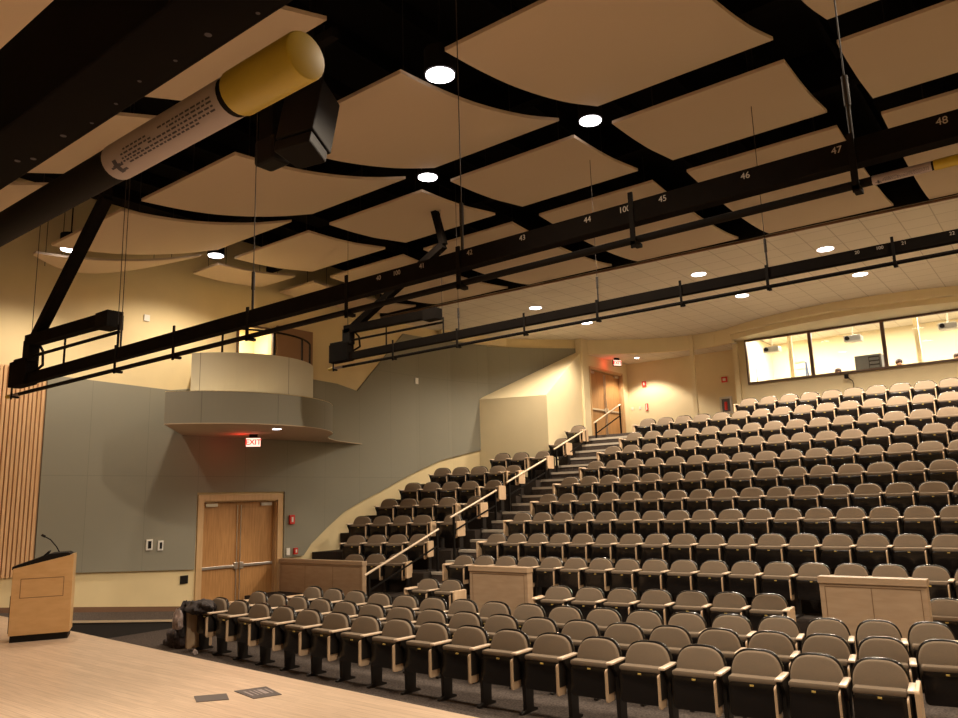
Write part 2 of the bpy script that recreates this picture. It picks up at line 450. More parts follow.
# aisle steps, two per row, each with a light nosing
mbS = MB(); mbN = MB()
for b in range(10):
    y_, zf, X0 = ROWS[b]; zprev = ROWS[b-1][1] if b else 0.05
    xr = min(X0-.34, -10.2) if b < 9 else -10.25
    yb = yc(b, -11.4)-.62; ynext = (yc(b+1, -11.4)-.62-.48) if b < 9 else 22.1
    zm = (zf+zprev)/2
    mbS.box(XL+.005, xr-.005, yb-.48, yb, max(0, zprev-.3), zm); mbS.box(XL+.005, xr-.005, yb, ynext, max(0, zprev-.3), zf)
    mbN.box(XL+.01, xr-.01, yb-.50, yb-.40, zm-.055, zm+.006); mbN.box(XL+.01, xr-.01, yb-.02, yb+.08, zf-.055, zf+.006)
struct(mbS.build('aisle_steps', M['carpet'])); struct(mbN.build('trim_3', M['nosing']))

# ------------------------------------------------------------------ auditorium chairs
def arch(w, z0, zs, z1, n=18, e=.66):
    pts = [(-w/2+.012, z0), (w/2-.012, z0)]
    for i in range(n+1):
        t = PI*i/n; c = math.cos(t); s_ = math.sin(t)
        pts.append((w/2*math.copysign(abs(c)**e, c), zs+(z1-zs)*s_**e))
    return pts
def shear(mb, k=.16, zt=.88):
    for v in mb.v: v.y -= (zt-v.z)*k
    return mb
def rrect(x0, x1, z0, z1, r, n=4):
    out = []
    for cx, cz, a0 in ((x1-r, z0+r, -PI/2), (x1-r, z1-r, 0), (x0+r, z1-r, PI/2), (x0+r, z0+r, PI)):
        for i in range(n+1):
            a = a0+PI/2*i/n; out.append((cx+r*math.cos(a), cz+r*math.sin(a)))
    return out
meshes = {}
mb = shear(MB().prism(arch(.540, .36, .575, .885), -.060, -.028, 'y')); meshes['back_shell'] = mb.mesh('back_shell', M['shell'], bevel=.010, smooth=True)
mb = shear(MB().prism(arch(.508, .40, .570, .868), -.105, -.055, 'y')); meshes['back_cushion'] = mb.mesh('back_cushion', M['taupe'], bevel=.018, smooth=True, seg=3)
mb = MB().prism(rrect(-.238, .238, .295, .615, .05), -.335, -.29, 'y'); meshes['seat_shell'] = mb.mesh('seat_shell', M['shell'], bevel=.012, smooth=True)
mb = MB().prism(rrect(-.232, .232, .31, .662, .045), -.30, -.19, 'y')
mb.prism(rrect(-.234, .234, .612, .666, .024), -.325, -.21, 'y')
meshes['seat_cushion'] = mb.mesh('seat_cushion', M['taupe'], bevel=.012, smooth=True)
mb = MB().box(-.018, .018, -.3475, -.334, .588, .603); meshes['number_plate'] = mb.mesh('number_plate', M['plate'])
mb = MB()
mb.prism([(-.33, .0), (-.02, .0), (-.02, .025), (-.10, .05), (-.09, .42), (-.03, .55), (-.03, .670), (-.36, .670), (-.36, .63), (-.27, .53), (-.25, .05), (-.33, .025)], .255, .300, 'x')
meshes['standard'] = mb.mesh('standard', M['standard'], bevel=.004)
mb = MB().prism([(-.43, .672), (-.08, .670), (-.08, .694), (-.43, .698)], .243, .312, 'x'); meshes['armrest'] = mb.mesh('armrest', M['armwood'], bevel=.008, smooth=True)
mb = MB().prism(rrect(-.445, -.27, .29, .625, .035), .232, .252, 'x'); meshes['tablet'] = mb.mesh('tablet', M['tan'], bevel=.004)
mb = MB().box(.252, .264, -.41, -.262, .38, .66); meshes['tablet_hinge'] = mb.mesh('tablet_hinge', M['standard'], bevel=.004)
mbL = MB().prism([(-.33, .0), (-.02, .0), (-.02, .025), (-.10, .05), (-.09, .42), (-.03, .55), (-.03, .670), (-.36, .670), (-.36, .63), (-.27, .53), (-.25, .05), (-.33, .025)], -.300, -.255, 'x')
meshes['standard_l'] = mbL.mesh('standard', M['standard'], bevel=.004)
mbL = MB().prism([(-.43, .672), (-.08, .670), (-.08, .694), (-.43, .698)], -.312, -.243, 'x'); meshes['armrest_l'] = mbL.mesh('armrest', M['armwood'], bevel=.008, smooth=True)
mb = MB().prism(rrect(-.46, -.02, .03, .708, .03), .302, .345, 'x'); meshes['end_panel'] = mb.mesh('end_panel', M['tan'], bevel=.008)
mb = MB().prism(rrect(-.46, -.02, .03, .708, .03), -.345, -.302, 'x'); meshes['end_panel_l'] = mb.mesh('end_panel', M['tan'], bevel=.008)

mb = MB().prism(rrect(-.42, -.06, .33, .708, .03), .302, .345, 'x'); meshes['short_panel'] = mb.mesh('end_panel', M['tan'], bevel=.008)
mb = MB().prism(rrect(-.42, -.06, .33, .708, .03), -.345, -.302, 'x'); meshes['short_panel_l'] = mb.mesh('end_panel', M['tan'], bevel=.008)
def make_chair(left=False, right_end=False, left_end=False):
    t = thing('auditorium_chair', 'x', 'chair')
    def part(nm, key, par=t):
        o = bpy.data.objects.new(nm, meshes[key]); C.objects.link(o); o.parent = par; return o
    part('backrest', 'back_cushion'); bs = part('back_shell', 'back_shell')
    s = part('seat', 'seat_cushion'); sh = part('seat_shell', 'seat_shell'); part('number_plate', 'number_plate', sh)
    part('standard', 'standard'); part('armrest', 'armrest'); tb = part('tablet', 'tablet'); part('tablet_hinge', 'tablet_hinge', tb)
    if left: part('standard', 'standard_l'); part('armrest', 'armrest_l')
    if right_end: part('end_panel', 'end_panel' if right_end == 2 else 'short_panel')
    if left_end: part('end_panel', 'end_panel_l' if left_end == 2 else 'short_panel_l')
    return t
protos = {}
def place_chair(x, y, z, rz, label, group, left=False, re=False, le=False, sx=1.0):
    k = (left, re, le)
    if k not in protos:
        protos[k] = make_chair(*k); o = protos[k]
    else: o = copy_tree(protos[k])
    o.location = (x, y, z+(.05 if z < .2 else 0)); o.rotation_euler = (0, 0, rz); o.scale = (sx, 1, .945 if z < .2 else .965)
    o['label'] = label; o['group'] = group
    return o

import numpy as np
def front_row(n, cx, cy, rowname, first=0):
    for i in range(n):
        x = cx[0]*i*i+cx[1]*i+cx[2]; y = cy[0]*x*x+cy[1]*x+cy[2]
        sp = cx[1]+cx[0]*(2*i)
        rz = math.atan(2*cy[0]*x+cy[1])
        last = rowname == 'front row' and i == n-1
        place_chair(x, y, 0, rz, 'taupe auditorium chair with folded seat, %s from the left in the %s' % (ORD[i], rowname),
                    'auditorium chairs in the %s' % rowname, left=(i == 0), re=2 if last else 0, le=2 if i == 0 else 0, sx=sp/.57)
front_row(18, (-.0045, .6593, -11.5496), (.0127, .16511, 8.0263), 'front row')
front_row(19, (-.0040, .6493, -11.7043), (.01691, .24549, 9.2558), 'second row')
front_row(18, (-.0045, .6530, -11.3671), (.01923, .28949, 10.45143), 'third row')
# row beside the parapets
def n10y(x): return 11.62+.06*(x+6) + .03
px = [-10.3, -9.72]
for i, x in enumerate(px):
    place_chair(x, 11.6, 0, 0, 'taupe auditorium chair left of the small wooden parapet, %s from the stairs' % ORD[i], 'chairs left of the small parapet', left=(i == 0), le=(i == 0), re=(i == 1))
N10 = [(-7.25+.565*i) for i in range(7)]
for i, x in enumerate(N10):
    place_chair(x, 11.47+.10*(x+7.2), 0, .09, 'taupe auditorium chair between the two wooden parapets, %s from the left' % ORD[i], 'chairs between the two parapets', left=(i == 0), le=(i == 0), re=(i == 6))
place_chair(-1.66, 12.2, 0, .05, 'taupe auditorium chair just right of the large wooden parapet', 'chairs right of the large parapet', left=True, le=True)
TN = ['fourth-lowest', 'fifth-lowest', 'sixth-lowest', 'seventh-lowest', 'eighth-lowest', 'ninth-lowest', 'tenth-lowest']
RN = ['lowest', 'second-lowest', 'third-lowest', 'fourth-lowest', 'fifth-lowest', 'fifth-highest', 'fourth-highest', 'third-highest', 'second-highest', 'highest']
XMAX = [-1.0, -1.1, -1.2, -1.2, -1.2, -1.2, -1.3, -1.4, -1.5, -1.6]
for b, (y_, zf, X0) in enumerate(ROWS):
    i = 0
    while True:
        x = X0+.55*i
        if x > XMAX[b]: break
        place_chair(x, yc(b, x), zf, math.atan(SL), 'taupe auditorium chair, %s from the stairs in the %s tier of the centre block' % (ORD[i], RN[b]),
                    'centre block chairs in the %s tier' % RN[b], left=(i == 0), le=(i == 0))
        i += 1
# left block: angled rows
LB = {0: (-13.76, 3, .42), 1: (-14.23, 4, .12), 2: (-14.73, 4, 0), 3: (-14.70, 4, 0), 4: (-14.61, 4, -.1), 5: (-14.40, 4, -.1)}
LX = {2: -12.42, 3: -12.42, 4: -12.42, 5: -12.42}
TL = math.atan(.355+SL)
for b, (X0, n, dy) in LB.items():
    zf = ROWS[b][1]
    for i in range(n):
        x = X0+.55*math.cos(TL)*i
        lastone = (i == n-1 and b not in LX)
        place_chair(x, yl(b, x)+dy, zf, TL, 'taupe auditorium chair, %s from the wall in the %s tier of the left block' % (ORD[i], RN[b]),
                    'left block chairs in the %s tier' % RN[b], left=(i == 0), re=(i == n-1))
    if b in LX:
        x = LX[b]
        place_chair(x, yl(b, x)+dy-.02, zf, .12, 'taupe auditorium chair on the aisle end of the %s tier of the left block' % RN[b],
                    'left block chairs beside the stairs', left=True, re=True)
for i, (x, y, b) in enumerate([(-13.65, 18.72, 6), (-13.12, 18.93, 6), (-12.40, 19.05, 6), (-12.34, 20.02, 7), (-12.34, 21.03, 8)]):
    lab = ['taupe auditorium chair against the beige vestibule wall, first of its short tier', 'taupe auditorium chair second from the left in front of the beige vestibule',
           'taupe auditorium chair on the aisle end beside the beige vestibule front', 'single taupe auditorium chair beside the vestibule side wall, lower of two',
           'single taupe auditorium chair beside the vestibule side wall, upper of two'][i]
    place_chair(x, y, ROWS[b][1], .25 if i < 2 else .05, lab, 'chairs beside the vestibule', left=(i in (0, 2, 3, 4)), re=(i in (1, 2, 3, 4)))

# ------------------------------------------------------------------ parapets
def parapet(name, label, x0, x1, y0, y1, zt, nj, rz=0, side=None):
    t = thing(name, label, 'partition', ((x0+x1)/2, (y0+y1)/2, 0))
    MB().box(x0, x1, y0, y1, 0.0, zt-.09).build('panel', M['parapet'], t, bevel=.004)
    MB().box(x0-.012, x1+.012, y0-.02, y1+.012, zt-.09, zt).build('cap', M['framewood'] if False else M['parapet'], t, bevel=.006)
    g = MB()
    for k in range(1, nj): g.box(x0+(x1-x0)*k/nj-.004, x0+(x1-x0)*k/nj+.004, y0-.003, y0+.004, .05, zt-.13)
    g.box(x0+.07, x1-.07, y0-.003, y0+.004, zt-.135, zt-.125)
    g.box(x0+.066, x0+.074, y0-.003, y0+.004, .05, zt-.13); g.box(x1-.074, x1-.066, y0-.003, y0+.004, .05, zt-.13)
    g.build('groove', M['groove'], t)
    return t
parapet('wooden_parapet', 'small square light wood parapet in front of the centre tiers by the stairs', -9.02, -7.75, 11.2, 11.36, 1.18, 1)
parapet('wooden_parapet', 'large two-panel light wood parapet in front of the centre tiers at right', -3.02, -1.74, 11.3, 11.46, 1.20, 2)
parapet('wooden_parapet', 'long low light wood parapet beside the double door at left', -15.56, -12.68, 12.02, 12.14, 1.10, 3)

# ------------------------------------------------------------------ side double door
def double_door(idx, X, y0, y1, z0, z1, frame_out=.14, depth=.12, mat=None, flip=1, split=.5):
    """door in a wall facing +X"""
    mat = mat or M['doorwood']
    f = MB()
    f.prism([(y0-frame_out, z0), (y0, z0), (y0, z1), (y1, z1), (y1, z0), (y1+frame_out, z0), (y1+frame_out, z1+frame_out), (y0-frame_out, z1+frame_out)], X+.0, X+.045, 'x')
    f.box(X-.2, X+.0, y0-.0, y0+.03, z0, z1); f.box(X-.2, X, y1-.03, y1, z0, z1); f.box(X-.2, X, y0, y1, z1-.03, z1)
    fr = f.build('door_%d' % idx, M['framewood']); struct(fr)
    ym = y0+(y1-y0)*split
    for k, (a, b) in enumerate(((y0+.035, ym-.004), (ym+.004, y1-.035))):
        lf = MB().box(X-.15, X-.10, a, b, z0+.01, z1-.035).build('door_leaf', mat, fr, bevel=.003)
        s = -1 if k == 0 else 1
        hb = z0+1.02
        MB().box(X-.10, X-.055, a+.03, b-.03, hb-.03, hb+.03).box(X-.10, X-.04, (b-.12) if k == 0 else a+.02, (b-.02) if k == 0 else a+.12, hb-.07, hb+.08).build('push_bar', M['steel'], lf, bevel=.005)
        ev = (b-.045) if k == 0 else a+.045
        MB().tube((X-.08, ev, z0+.1), (X-.08, ev, z1-.1), .011).build('vertical_rod', M['steel'], lf)
        MB().box(X-.10, X-.05, a+.08 if k == 0 else b-.38, a+.38 if k == 0 else b-.08, z1-.13, z1-.06).build('door_closer', M['steel'], lf)
    return fr
double_door(1, -15.6, 9.93, 11.95, 0, 2.5)
double_door(2, -12.95, 22.98, 25.3, 4.31, 6.72, frame_out=.06)
# dark space behind both doors
mb = MB(); mb.box(-16.1, -15.8, 9.8, 12.1, -.05, 2.7); struct(mb.build('wall_behind_door', M['deck']))
mb = MB(); mb.box(-13.5, -13.15, 22.9, 25.5, 4.0, 6.9); struct(mb.build('wall_behind_rear_door', M['deck']))

# ------------------------------------------------------------------ balcony drums
def drum_outline(cx, cy, r, xw, flare=None, n=40):
    """part of a circle in front of the wall plane x = xw, closed along the wall"""
    a0 = math.acos(max(-1, min(1, (xw-cx)/r)))
    pts = []
    for i in range(n+1):
        a = -a0+2*a0*i/n
        pts.append((cx+r*math.cos(a), cy+r*math.sin(a)))
    return pts
def ring(mb, pts, z0, z1, s0=0):
    n = len(pts); base = len(mb.v); s = s0
    vs = []; us = []
    for i, p in enumerate(pts):
        if i: s += math.dist(p, pts[i-1])
        vs += [(p[0], p[1], z0), (p[0], p[1], z1)]; us += [s, s]
    mb.add(vs, [(2*i, 2*i+2, 2*i+3, 2*i+1) for i in range(n-1)])
    for k, u in enumerate(us): mb.uv[base+k] = u
XW = -15.59
low = [p for p in drum_outline(-15.16, 10.0, 2.5, XW, n=80) if p[0] > -13.82 or p[1] > 10]
low = [(XW, 9.35)]+low
# ogee tail on the far side: leave the circle and flare along the wall
cut = [p for p in low if not (p[1] > 12.05)]
last = cut[-1]
tail = []
P0 = Vector(last); P1 = Vector((last[0]-.42, last[1]+.30)); P2 = Vector((-15.05, 12.62)); P3 = Vector((XW, 14.9))
for i in range(1, 15):
    t = i/14; tail.append(tuple((1-t)**3*P0+3*(1-t)**2*t*P1+3*(1-t)*t*t*P2+t**3*P3))
outline = cut+tail
band = cut+[(last[0]-.25, last[1]+.02), (XW, last[1]-.1)]
mb = MB(); ring(mb, band, 3.97, 4.6)
o = mb.build('balcony_drum_lower', M['drumfabric']); struct(o); finish_uv(o, mb)
mb = MB(); mb.prism(outline, 3.955, 3.97, 'z'); struct(mb.build('balcony_soffit', M['cloud']))
mb = MB(); mb.prism(band, 4.585, 4.60, 'z'); struct(mb.build('balcony_floor', M['beige']))
up = [(XW, 9.55)]+[p for p in drum_outline(-14.95, 10.2, 1.76, XW, n=60) if p[0] > -14.22 or p[1] > 10]
mb = MB(); ring(mb, up, 4.6, 5.5); ring(mb, [(-14.95+(p[0]+14.95)*.94, 10.2+(p[1]-10.2)*.94) for p in up][::1], 4.6, 5.5)
n_ = len(up); base = len(mb.v)//2
mb.f += [(2*i+1, 2*i+3, base+2*i+3, base+2*i+1) for i in range(n_-1)]
M['drumup'] = bricked('lit_fabric_drum', (.60, .575, .48), (.61, .585, .49), (.24, .23, .18), 1.9, 9.0, .008, .9, 0.0, uv=True, spec=.15)  # lower drum's grey fabric lightened, its brighter lighting painted into the colour
o = mb.build('balcony_drum_upper', M['drumup']); struct(o); finish_uv(o, mb)
# railing on the balcony
t = thing('balcony_railing', 'black metal guard rail rising above the round balcony parapet', 'railing', (-14.95, 10.2, 5.5))
def rp(a, r=1.68): return (-14.95+r*math.cos(a), 10.2+r*math.sin(a))
angs = [math.radians(-80+160*i/24) for i in range(25)]
MB().path([(*rp(a), 6.02) for a in angs if -.75 < a < .98], .022).build('top_rail', M['black'], t)
for a in (-.75, -.1, .42, .95):
    MB().tube((*rp(a), 5.5), (*rp(a), 6.02), .022).build('post', M['black'], t)
# balcony doorway with a lit room behind and open brown leaf
mb = MB(); mb.box(-17.2, -17.15, 10.3, 12.3, 4.6, 7.0); mb.box(-17.2, -15.77, 10.25, 10.3, 4.6, 7.0); mb.box(-17.2, -15.77, 12.3, 12.35, 4.6, 7.0)
mb.box(-17.2, -15.77, 10.25, 12.35, 4.5, 4.6); mb.box(-17.2, -15.77, 10.25, 12.35, 7.0, 7.05)
struct(mb.build('wall_balcony_room', M['beige_light']))
mb = MB(); mb.prism([(10.67, 4.6), (10.72, 4.6), (10.72, 6.67), (11.7, 6.67), (11.7, 4.6), (11.75, 4.6), (11.75, 6.73), (10.67, 6.73)], -15.62, -15.55, 'x')
fr = struct(mb.build('door_3', M['windowframe']))
lf = MB().box(-15.54, -15.49, 11.78, 12.92, 4.62, 6.82).build('door_leaf', M['brown'], fr)
MB().sphere((-15.45, 11.86, 5.6), .035, 10, 6).build('door_knob', M['steel'], lf)

def to_mesh(o, name, mat):
    bpy.context.view_layer.update()
    me = bpy.data.meshes.new_from_object(o.evaluated_get(bpy.context.evaluated_depsgraph_get()))
    me.name = name; n = bpy.data.objects.new(name, me); C.objects.link(n)
    cu = o.data; bpy.data.objects.remove(o); bpy.data.curves.remove(cu); n.name = name
    if not me.materials: me.materials.append(mat)
    return n
# exit signs
def exit_sign(label, loc, rz, s=1.0):
    t = thing('exit_sign', label, 'sign', loc, 'illuminated exit signs'); t.rotation_euler = (0, 0, rz)
    def B(mb, nm, mat, par=t, **k):
        me = mb.mesh(nm, mat, **k); o = bpy.data.objects.new(nm, me); C.objects.link(o); o.parent = par; return o
    B(MB().box(-.17*s, .17*s, -.03, .03, 0, .22*s), 'housing', M['dark'], bevel=.006)
    f = B(MB().box(-.155*s, .155*s, -.036, -.03, .015, .205*s), 'sign_face', M['exitface'])
    B(MB().box(-.09, .09, -.04, .04, .225*s, .29*s), 'canopy', M['dark'])
    cu = bpy.data.curves.new('lettering', 'FONT'); cu.body = 'EXIT'; cu.size = .165*s; cu.extrude = .002; cu.align_x = 'CENTER'; cu.align_y = 'CENTER'
    cu.offset = .004
    cu.materials.append(M['exitred']); o = bpy.data.objects.new('lettering', cu); C.objects.link(o); o = to_mesh(o, 'lettering', M['exitred']); o.parent = t
    o.location = (0, -.039, .11*s); o.rotation_euler = (PI/2, 0, 0)
    return t
exit_sign('red lit exit sign hanging under the round balcony above the side doors', (-14.62, 10.52, 3.66), math.radians(52))
exit_sign('red lit exit sign hanging beside the rear doors at the top of the stairs', (-12.52, 24.2, 6.88), math.radians(62))

# ------------------------------------------------------------------ control room windows and interior
WX = [-8.2, -6.18, -4.12, -2.05, 0.1]
for k in range(4):
    a, b = WX[k], WX[k+1]
    f = MB(); w = .05
    f.box(a, b, 24.90, 25.0, 5.80, 5.86); f.box(a, b, 24.90, 25.0, 7.20, 7.26)
    f.box(a, a+w, 24.90, 25.0, 5.86, 7.20); f.box(b-w, b, 24.90, 25.0, 5.86, 7.20)
    o = struct(f.build('window_%d' % (k+1), M['windowframe']))
    MB().box(a+w, b-w, 24.945, 24.955, 5.86, 7.20).build('pane', M['glass'], o)
mb = MB(); mb.box(-8.45, 5, 28.6, 28.7, 4.0, 7.9); struct(mb.build('wall_control_room_rear', M['beige_light']))
mb = MB(); mb.box(-8.45, 5, 25.12, 28.6, 7.67, 7.75); struct(mb.build('ceiling_control_room', M['tile']))
mb = MB(); mb.box(-8.45, 5, 25.12, 28.6, 4.6, 4.75); struct(mb.build('floor_control_room', M['carpet']))
wall_along('wall_control_room_right', [(5.0, 28.6), (5.0, 25.0)], 0, 4.0, 7.9, [], M['beige_light'], .1)
for i, x in enumerate((-7.0, -3.35)):
    struct(MB().box(x-.06, x+.06, 25.7, 25.82, 4.75, 7.67).build('trim_%d' % (4+i), M['beige_light']))
# door at the left inside the control room
d = struct(MB().box(-8.45, -8.41, 26.6, 27.5, 4.75, 6.75).build('door_4', M['beige_light']))
MB().box(-8.41, -8.38, 26.68, 26.76, 5.8, 5.86).build('door_handle', M['steel'], d)
# troffers
def troffer(x, y, label):
    t = thing('ceiling_troffer', label, 'light', (x, y, 7.62), 'control room ceiling lights')
    MB().box(x-.62, x+.62, y-.32, y+.32, 7.63, 7.67).build('frame', M['white'], t)
    MB().box(x-.56, x+.56, y-.26, y+.26, 7.62, 7.632).build('diffuser', M['troffer'], t)
    ld = bpy.data.lights.new('troffer_light', 'AREA'); ld.shape = 'RECTANGLE'; ld.size = 1.1; ld.size_y = .5; ld.energy = 190; ld.color = (1, .93, .80)
    lo_ = bpy.data.objects.new('troffer_light', ld); C.objects.link(lo_); lo_.location = (x, y, 7.60)
troffer(-7.4, 26.7, 'bright ceiling panel light behind the leftmost control room window')
troffer(-5.1, 26.4, 'bright ceiling panel light behind the middle control room window')
troffer(-2.6, 26.3, 'bright ceiling panel light behind the rightmost control room window')
troffer(0.4, 26.3, 'bright ceiling panel light beyond the right side of the control room')

def projector(x, y, z, label):
    t = thing('projector', label, 'projector', (x, y, z), 'control room projectors')
    MB().prism(rrect(x-.24, x+.24, z-.09, z+.09, .03), y-.2, y+.2, 'y').build('body', M['projector'], t, bevel=.01, smooth=True)
    MB().tube((x-.13, y-.2, z), (x-.13, y-.27, z), .065, 16).build('lens', M['dark'], t)
    MB().tube((x, y, z+.09), (x, y, 7.67), .02).disc((x, y, 7.64), .07, .03, 16).build('ceiling_mount', M['white'], t)
projector(-7.5, 25.5, 6.92, 'grey ceiling-hung projector behind the leftmost control room window')
projector(-5.02, 25.4, 6.90, 'grey ceiling-hung projector behind the middle control room window')
projector(-2.50, 25.5, 6.90, 'grey ceiling-hung projector behind the rightmost control room window')
# equipment rack
t = thing('equipment_rack', 'dark grey equipment rack standing behind the middle control room window', 'rack', (-4.75, 26.3, 4.75))
MB().box(-5.18, -4.42, 26.0, 26.6, 4.75, 6.45).build('cabinet', M['rackgrey'], t, bevel=.01)
MB().box(-4.78, -4.47, 25.985, 26.0, 5.6, 6.38).build('front_panel', M['dark'], t)
for k in range(6): MB().box(-4.76, -4.49, 25.97, 25.985, 5.66+.12*k, 5.74+.12*k).build('rack_unit', M['rackgrey'], t)
# step ladder
t = thing('step_ladder', 'blue step ladder leaning open behind the leftmost control room window', 'ladder', (-7.0, 26.4, 4.75))
for sx in (-.2, .2):
    MB().bar((-6.95+sx*1.2, 26.1, 4.75), (-6.95+sx, 26.45, 6.55), .05, .03).build('rail', M['ladder'], t)
    MB().bar((-6.95+sx*1.2, 26.85, 4.75), (-6.95+sx, 26.5, 6.55), .04, .03).build('rear_leg', M['ladder'], t)
for k in range(6): MB().box(-7.15+.0, -6.75, 26.13+.055*k, 26.21+.055*k, 5.0+.26*k, 5.03+.26*k).build('step', M['white'], t)
MB().box(-7.15, -6.75, 26.4, 26.56, 6.53, 6.57).build('top_cap', M['white'], t)

# seated people behind the glass
def person(x, y, z, label, rz, shirt, bend=0.0):
    """seated figure; one skinned mesh, hair and shirt as children"""
    pts = [(0, .02, .47), (0, .03, .62), (0, .02, .80), (0, 0, .96), (0, 0, 1.04), (0, -.01, 1.10), (0, -.02, 1.19), (0, -.02, 1.26),
           (-.17, 0, .98), (-.24, -.08, .74), (-.20, -.32, .70), (.17, 0, .98), (.24, -.08, .74), (.20, -.32, .70),
           (-.10, -.02, .47), (-.12, -.42, .50), (-.12, -.44, .08), (-.12, -.56, .04), (.10, -.02, .47), (.12, -.42, .50), (.12, -.44, .08), (.12, -.56, .04)]
    ed = [(0, 1), (1, 2), (2, 3), (3, 4), (4, 5), (5, 6), (6, 7), (3, 8), (8, 9), (9, 10), (3, 11), (11, 12), (12, 13), (0, 14), (14, 15), (15, 16), (16, 17), (0, 18), (18, 19), (19, 20), (20, 21)]
    rad = [.14, .13, .14, .12, .055, .07, .085, .05, .06, .042, .034, .06, .042, .034, .09, .065, .045, .03, .09, .065, .045, .03]
    me = bpy.data.meshes.new('person'); me.from_pydata(pts, ed, []); o = bpy.data.objects.new('person', me); C.objects.link(o)
    sk = o.modifiers.new('skin', 'SKIN'); sub = o.modifiers.new('sub', 'SUBSURF'); sub.levels = 2; sub.render_levels = 2
    for i, r in enumerate(rad): me.skin_vertices[0].data[i].radius = (r, r*(.8 if i in (1, 2, 3) else 1))
    me.skin_vertices[0].data[0].use_root = True
    me.materials.append(M['skin'])
    o.location = (x, y, z); o.rotation_euler = (0, 0, rz); tag(o, label, 'person')
    def ch(mb, nm, mat):
        m2 = mb.mesh(nm, mat, smooth=True); c = bpy.data.objects.new(nm, m2); C.objects.link(c); c.parent = o
    ch(MB().sphere((0, .012, 1.235), .102, 16, 10, (1, 1.05, .92)), 'hair', M['hair'])
    ch(MB().sphere((-.035, -.105, 1.19), .012, 8, 6).sphere((.035, -.105, 1.19), .012, 8, 6), 'eyes', M['dark'])
    ch(MB().sphere((0, -.115, 1.165), .016, 8, 6, (1, 1, 1.4)), 'nose', M['skin'])
    ch(MB().sphere((-.098, -.01, 1.17), .022, 8, 6, (.5, 1, 1.4)).sphere((.098, -.01, 1.17), .022, 8, 6, (.5, 1, 1.4)), 'ears', M['skin'])
    ch(MB().box(-.022, .022, -.112, -.098, 1.122, 1.129), 'mouth', M['red'])
    ch(MB().tube((0, .03, .5), (0, 0, .97), .19, 20, .17), 'shirt', shirt)
    c = thing('office_chair', label.replace('person', 'dark office chair under the person'), 'chair', (x, y, z))
    return o, c
def office_chair(t):
    x, y, z = t.location
    MB().disc((x, y+.05, z+.40), .22, .06, 20).build('seat', M['dark'], t)
    MB().tube((x, y+.05, z+.05), (x, y+.05, z+.4), .03).build('column', M['dark'], t)
    for k in range(5):
        a = 2*PI*k/5; MB().bar((x, y+.05, z+.06), (x+.26*math.cos(a), y+.05+.26*math.sin(a), z+.03), .04, .03).build('leg', M['dark'], t)
M['shirt2'] = plain('shirt_grey', (.3, .3, .3), .8); M['shirt3'] = plain('shirt_dark', (.06, .06, .07), .8)
for (x, y, z, lab, rz, sh) in [(-5.66, 25.86, 4.80, 'person seated behind the middle control room window, only hair and forehead showing', .3, M['shirt']),
                               (-3.93, 25.86, 4.86, 'person with short dark hair seated behind the rightmost control room window', .4, M['shirt2']),
                               (-2.42, 25.9, 4.84, 'person at the far right of the control room windows, half cut off', .2, M['shirt3'])]:
    o, c = person(x, y, z+.0, lab, rz, sh); c['category'] = 'chair'; c['label'] = 'dark swivel chair behind the glass, %s of three' % {-5.66: 'leftmost', -3.93: 'middle', -2.42: 'rightmost'}[x]
    c.location.z = 4.75; c['_org'] = (x, y, 4.75); office_chair(c)

# device on the wall under the windows
t = thing('wall_camera', 'small black camera with hanging cable under the control room windows', 'camera', (-5.2, 24.9, 5.5))
MB().box(-5.26, -5.16, 24.72, 24.87, 5.62, 5.74).tube((-5.21, 24.72, 5.68), (-5.21, 24.66, 5.68), .035, 12).build('body', M['dark'], t)
MB().path([(-5.16, 24.8, 5.62), (-5.08, 24.84, 5.55), (-5.05, 24.86, 5.44), (-5.07, 24.87, 5.3)], .012).build('cable', M['dark'], t)

# ------------------------------------------------------------------ small wall fittings
def fitting(name, label, cat, x0, x1, y0, y1, z0, z1, mat, insert=None):
    o = MB().box(x0, x1, y0, y1, z0, z1).build(name, mat, bevel=.004); tag(o, label, cat)
    if insert:
        m2, nm, pad, axis = insert
        if axis == 'x': MB().box(x1, x1+.008, y0+pad, y1-pad, z0+pad, z1-pad).build(nm, m2, o)
        else: MB().box(x0+pad, x1-pad, y0-.008, y0, z0+pad, z1-pad).build(nm, m2, o)
    return o
XP = -15.545
fitting('wall_control', 'white wall control on the grey panel, left of the pair', 'switch', XP, XP+.03, 8.60, 8.74, 1.52, 1.74, M['white'], (M['dark'], 'screen', .035, 'x'))
fitting('wall_control', 'white wall control on the grey panel, right of the pair', 'switch', XP, XP+.03, 8.86, 8.98, 1.50, 1.70, M['white'], (M['dark'], 'screen', .035, 'x'))
fitting('outlet_plate', 'dark square outlet plate on the beige wall left of the side doors', 'outlet', -15.595, -15.57, 9.44, 9.62, .76, .93, M['dark'])
fitting('junction_plate', 'beige plate high on the wall below the ceiling clouds', 'plate', -15.595, -15.57, 8.33, 8.46, 6.38, 6.52, M['white'])
fitting('wall_sensor', 'small white sensor high on the grey-green wall panel', 'sensor', XP, XP+.03, 16.9, 17.04, 5.86, 6.04, M['white'])
fitting('fire_alarm', 'red fire alarm horn on the wall right of the side doors', 'alarm', XP, XP+.05, 12.27, 12.42, 1.9, 2.12, M['red'], (M['white'], 'strobe', .05, 'x'))
fitting('fire_pull_station', 'small red pull station low beside the side doors', 'alarm', XP, XP+.05, 12.42, 12.53, 1.17, 1.32, M['red'], (M['white'], 'handle', .035, 'x'))
fitting('light_switch', 'small white switch left of the low red pull station', 'switch', XP, XP+.03, 12.2, 12.3, 1.16, 1.33, M['white'])
YB = 25.795
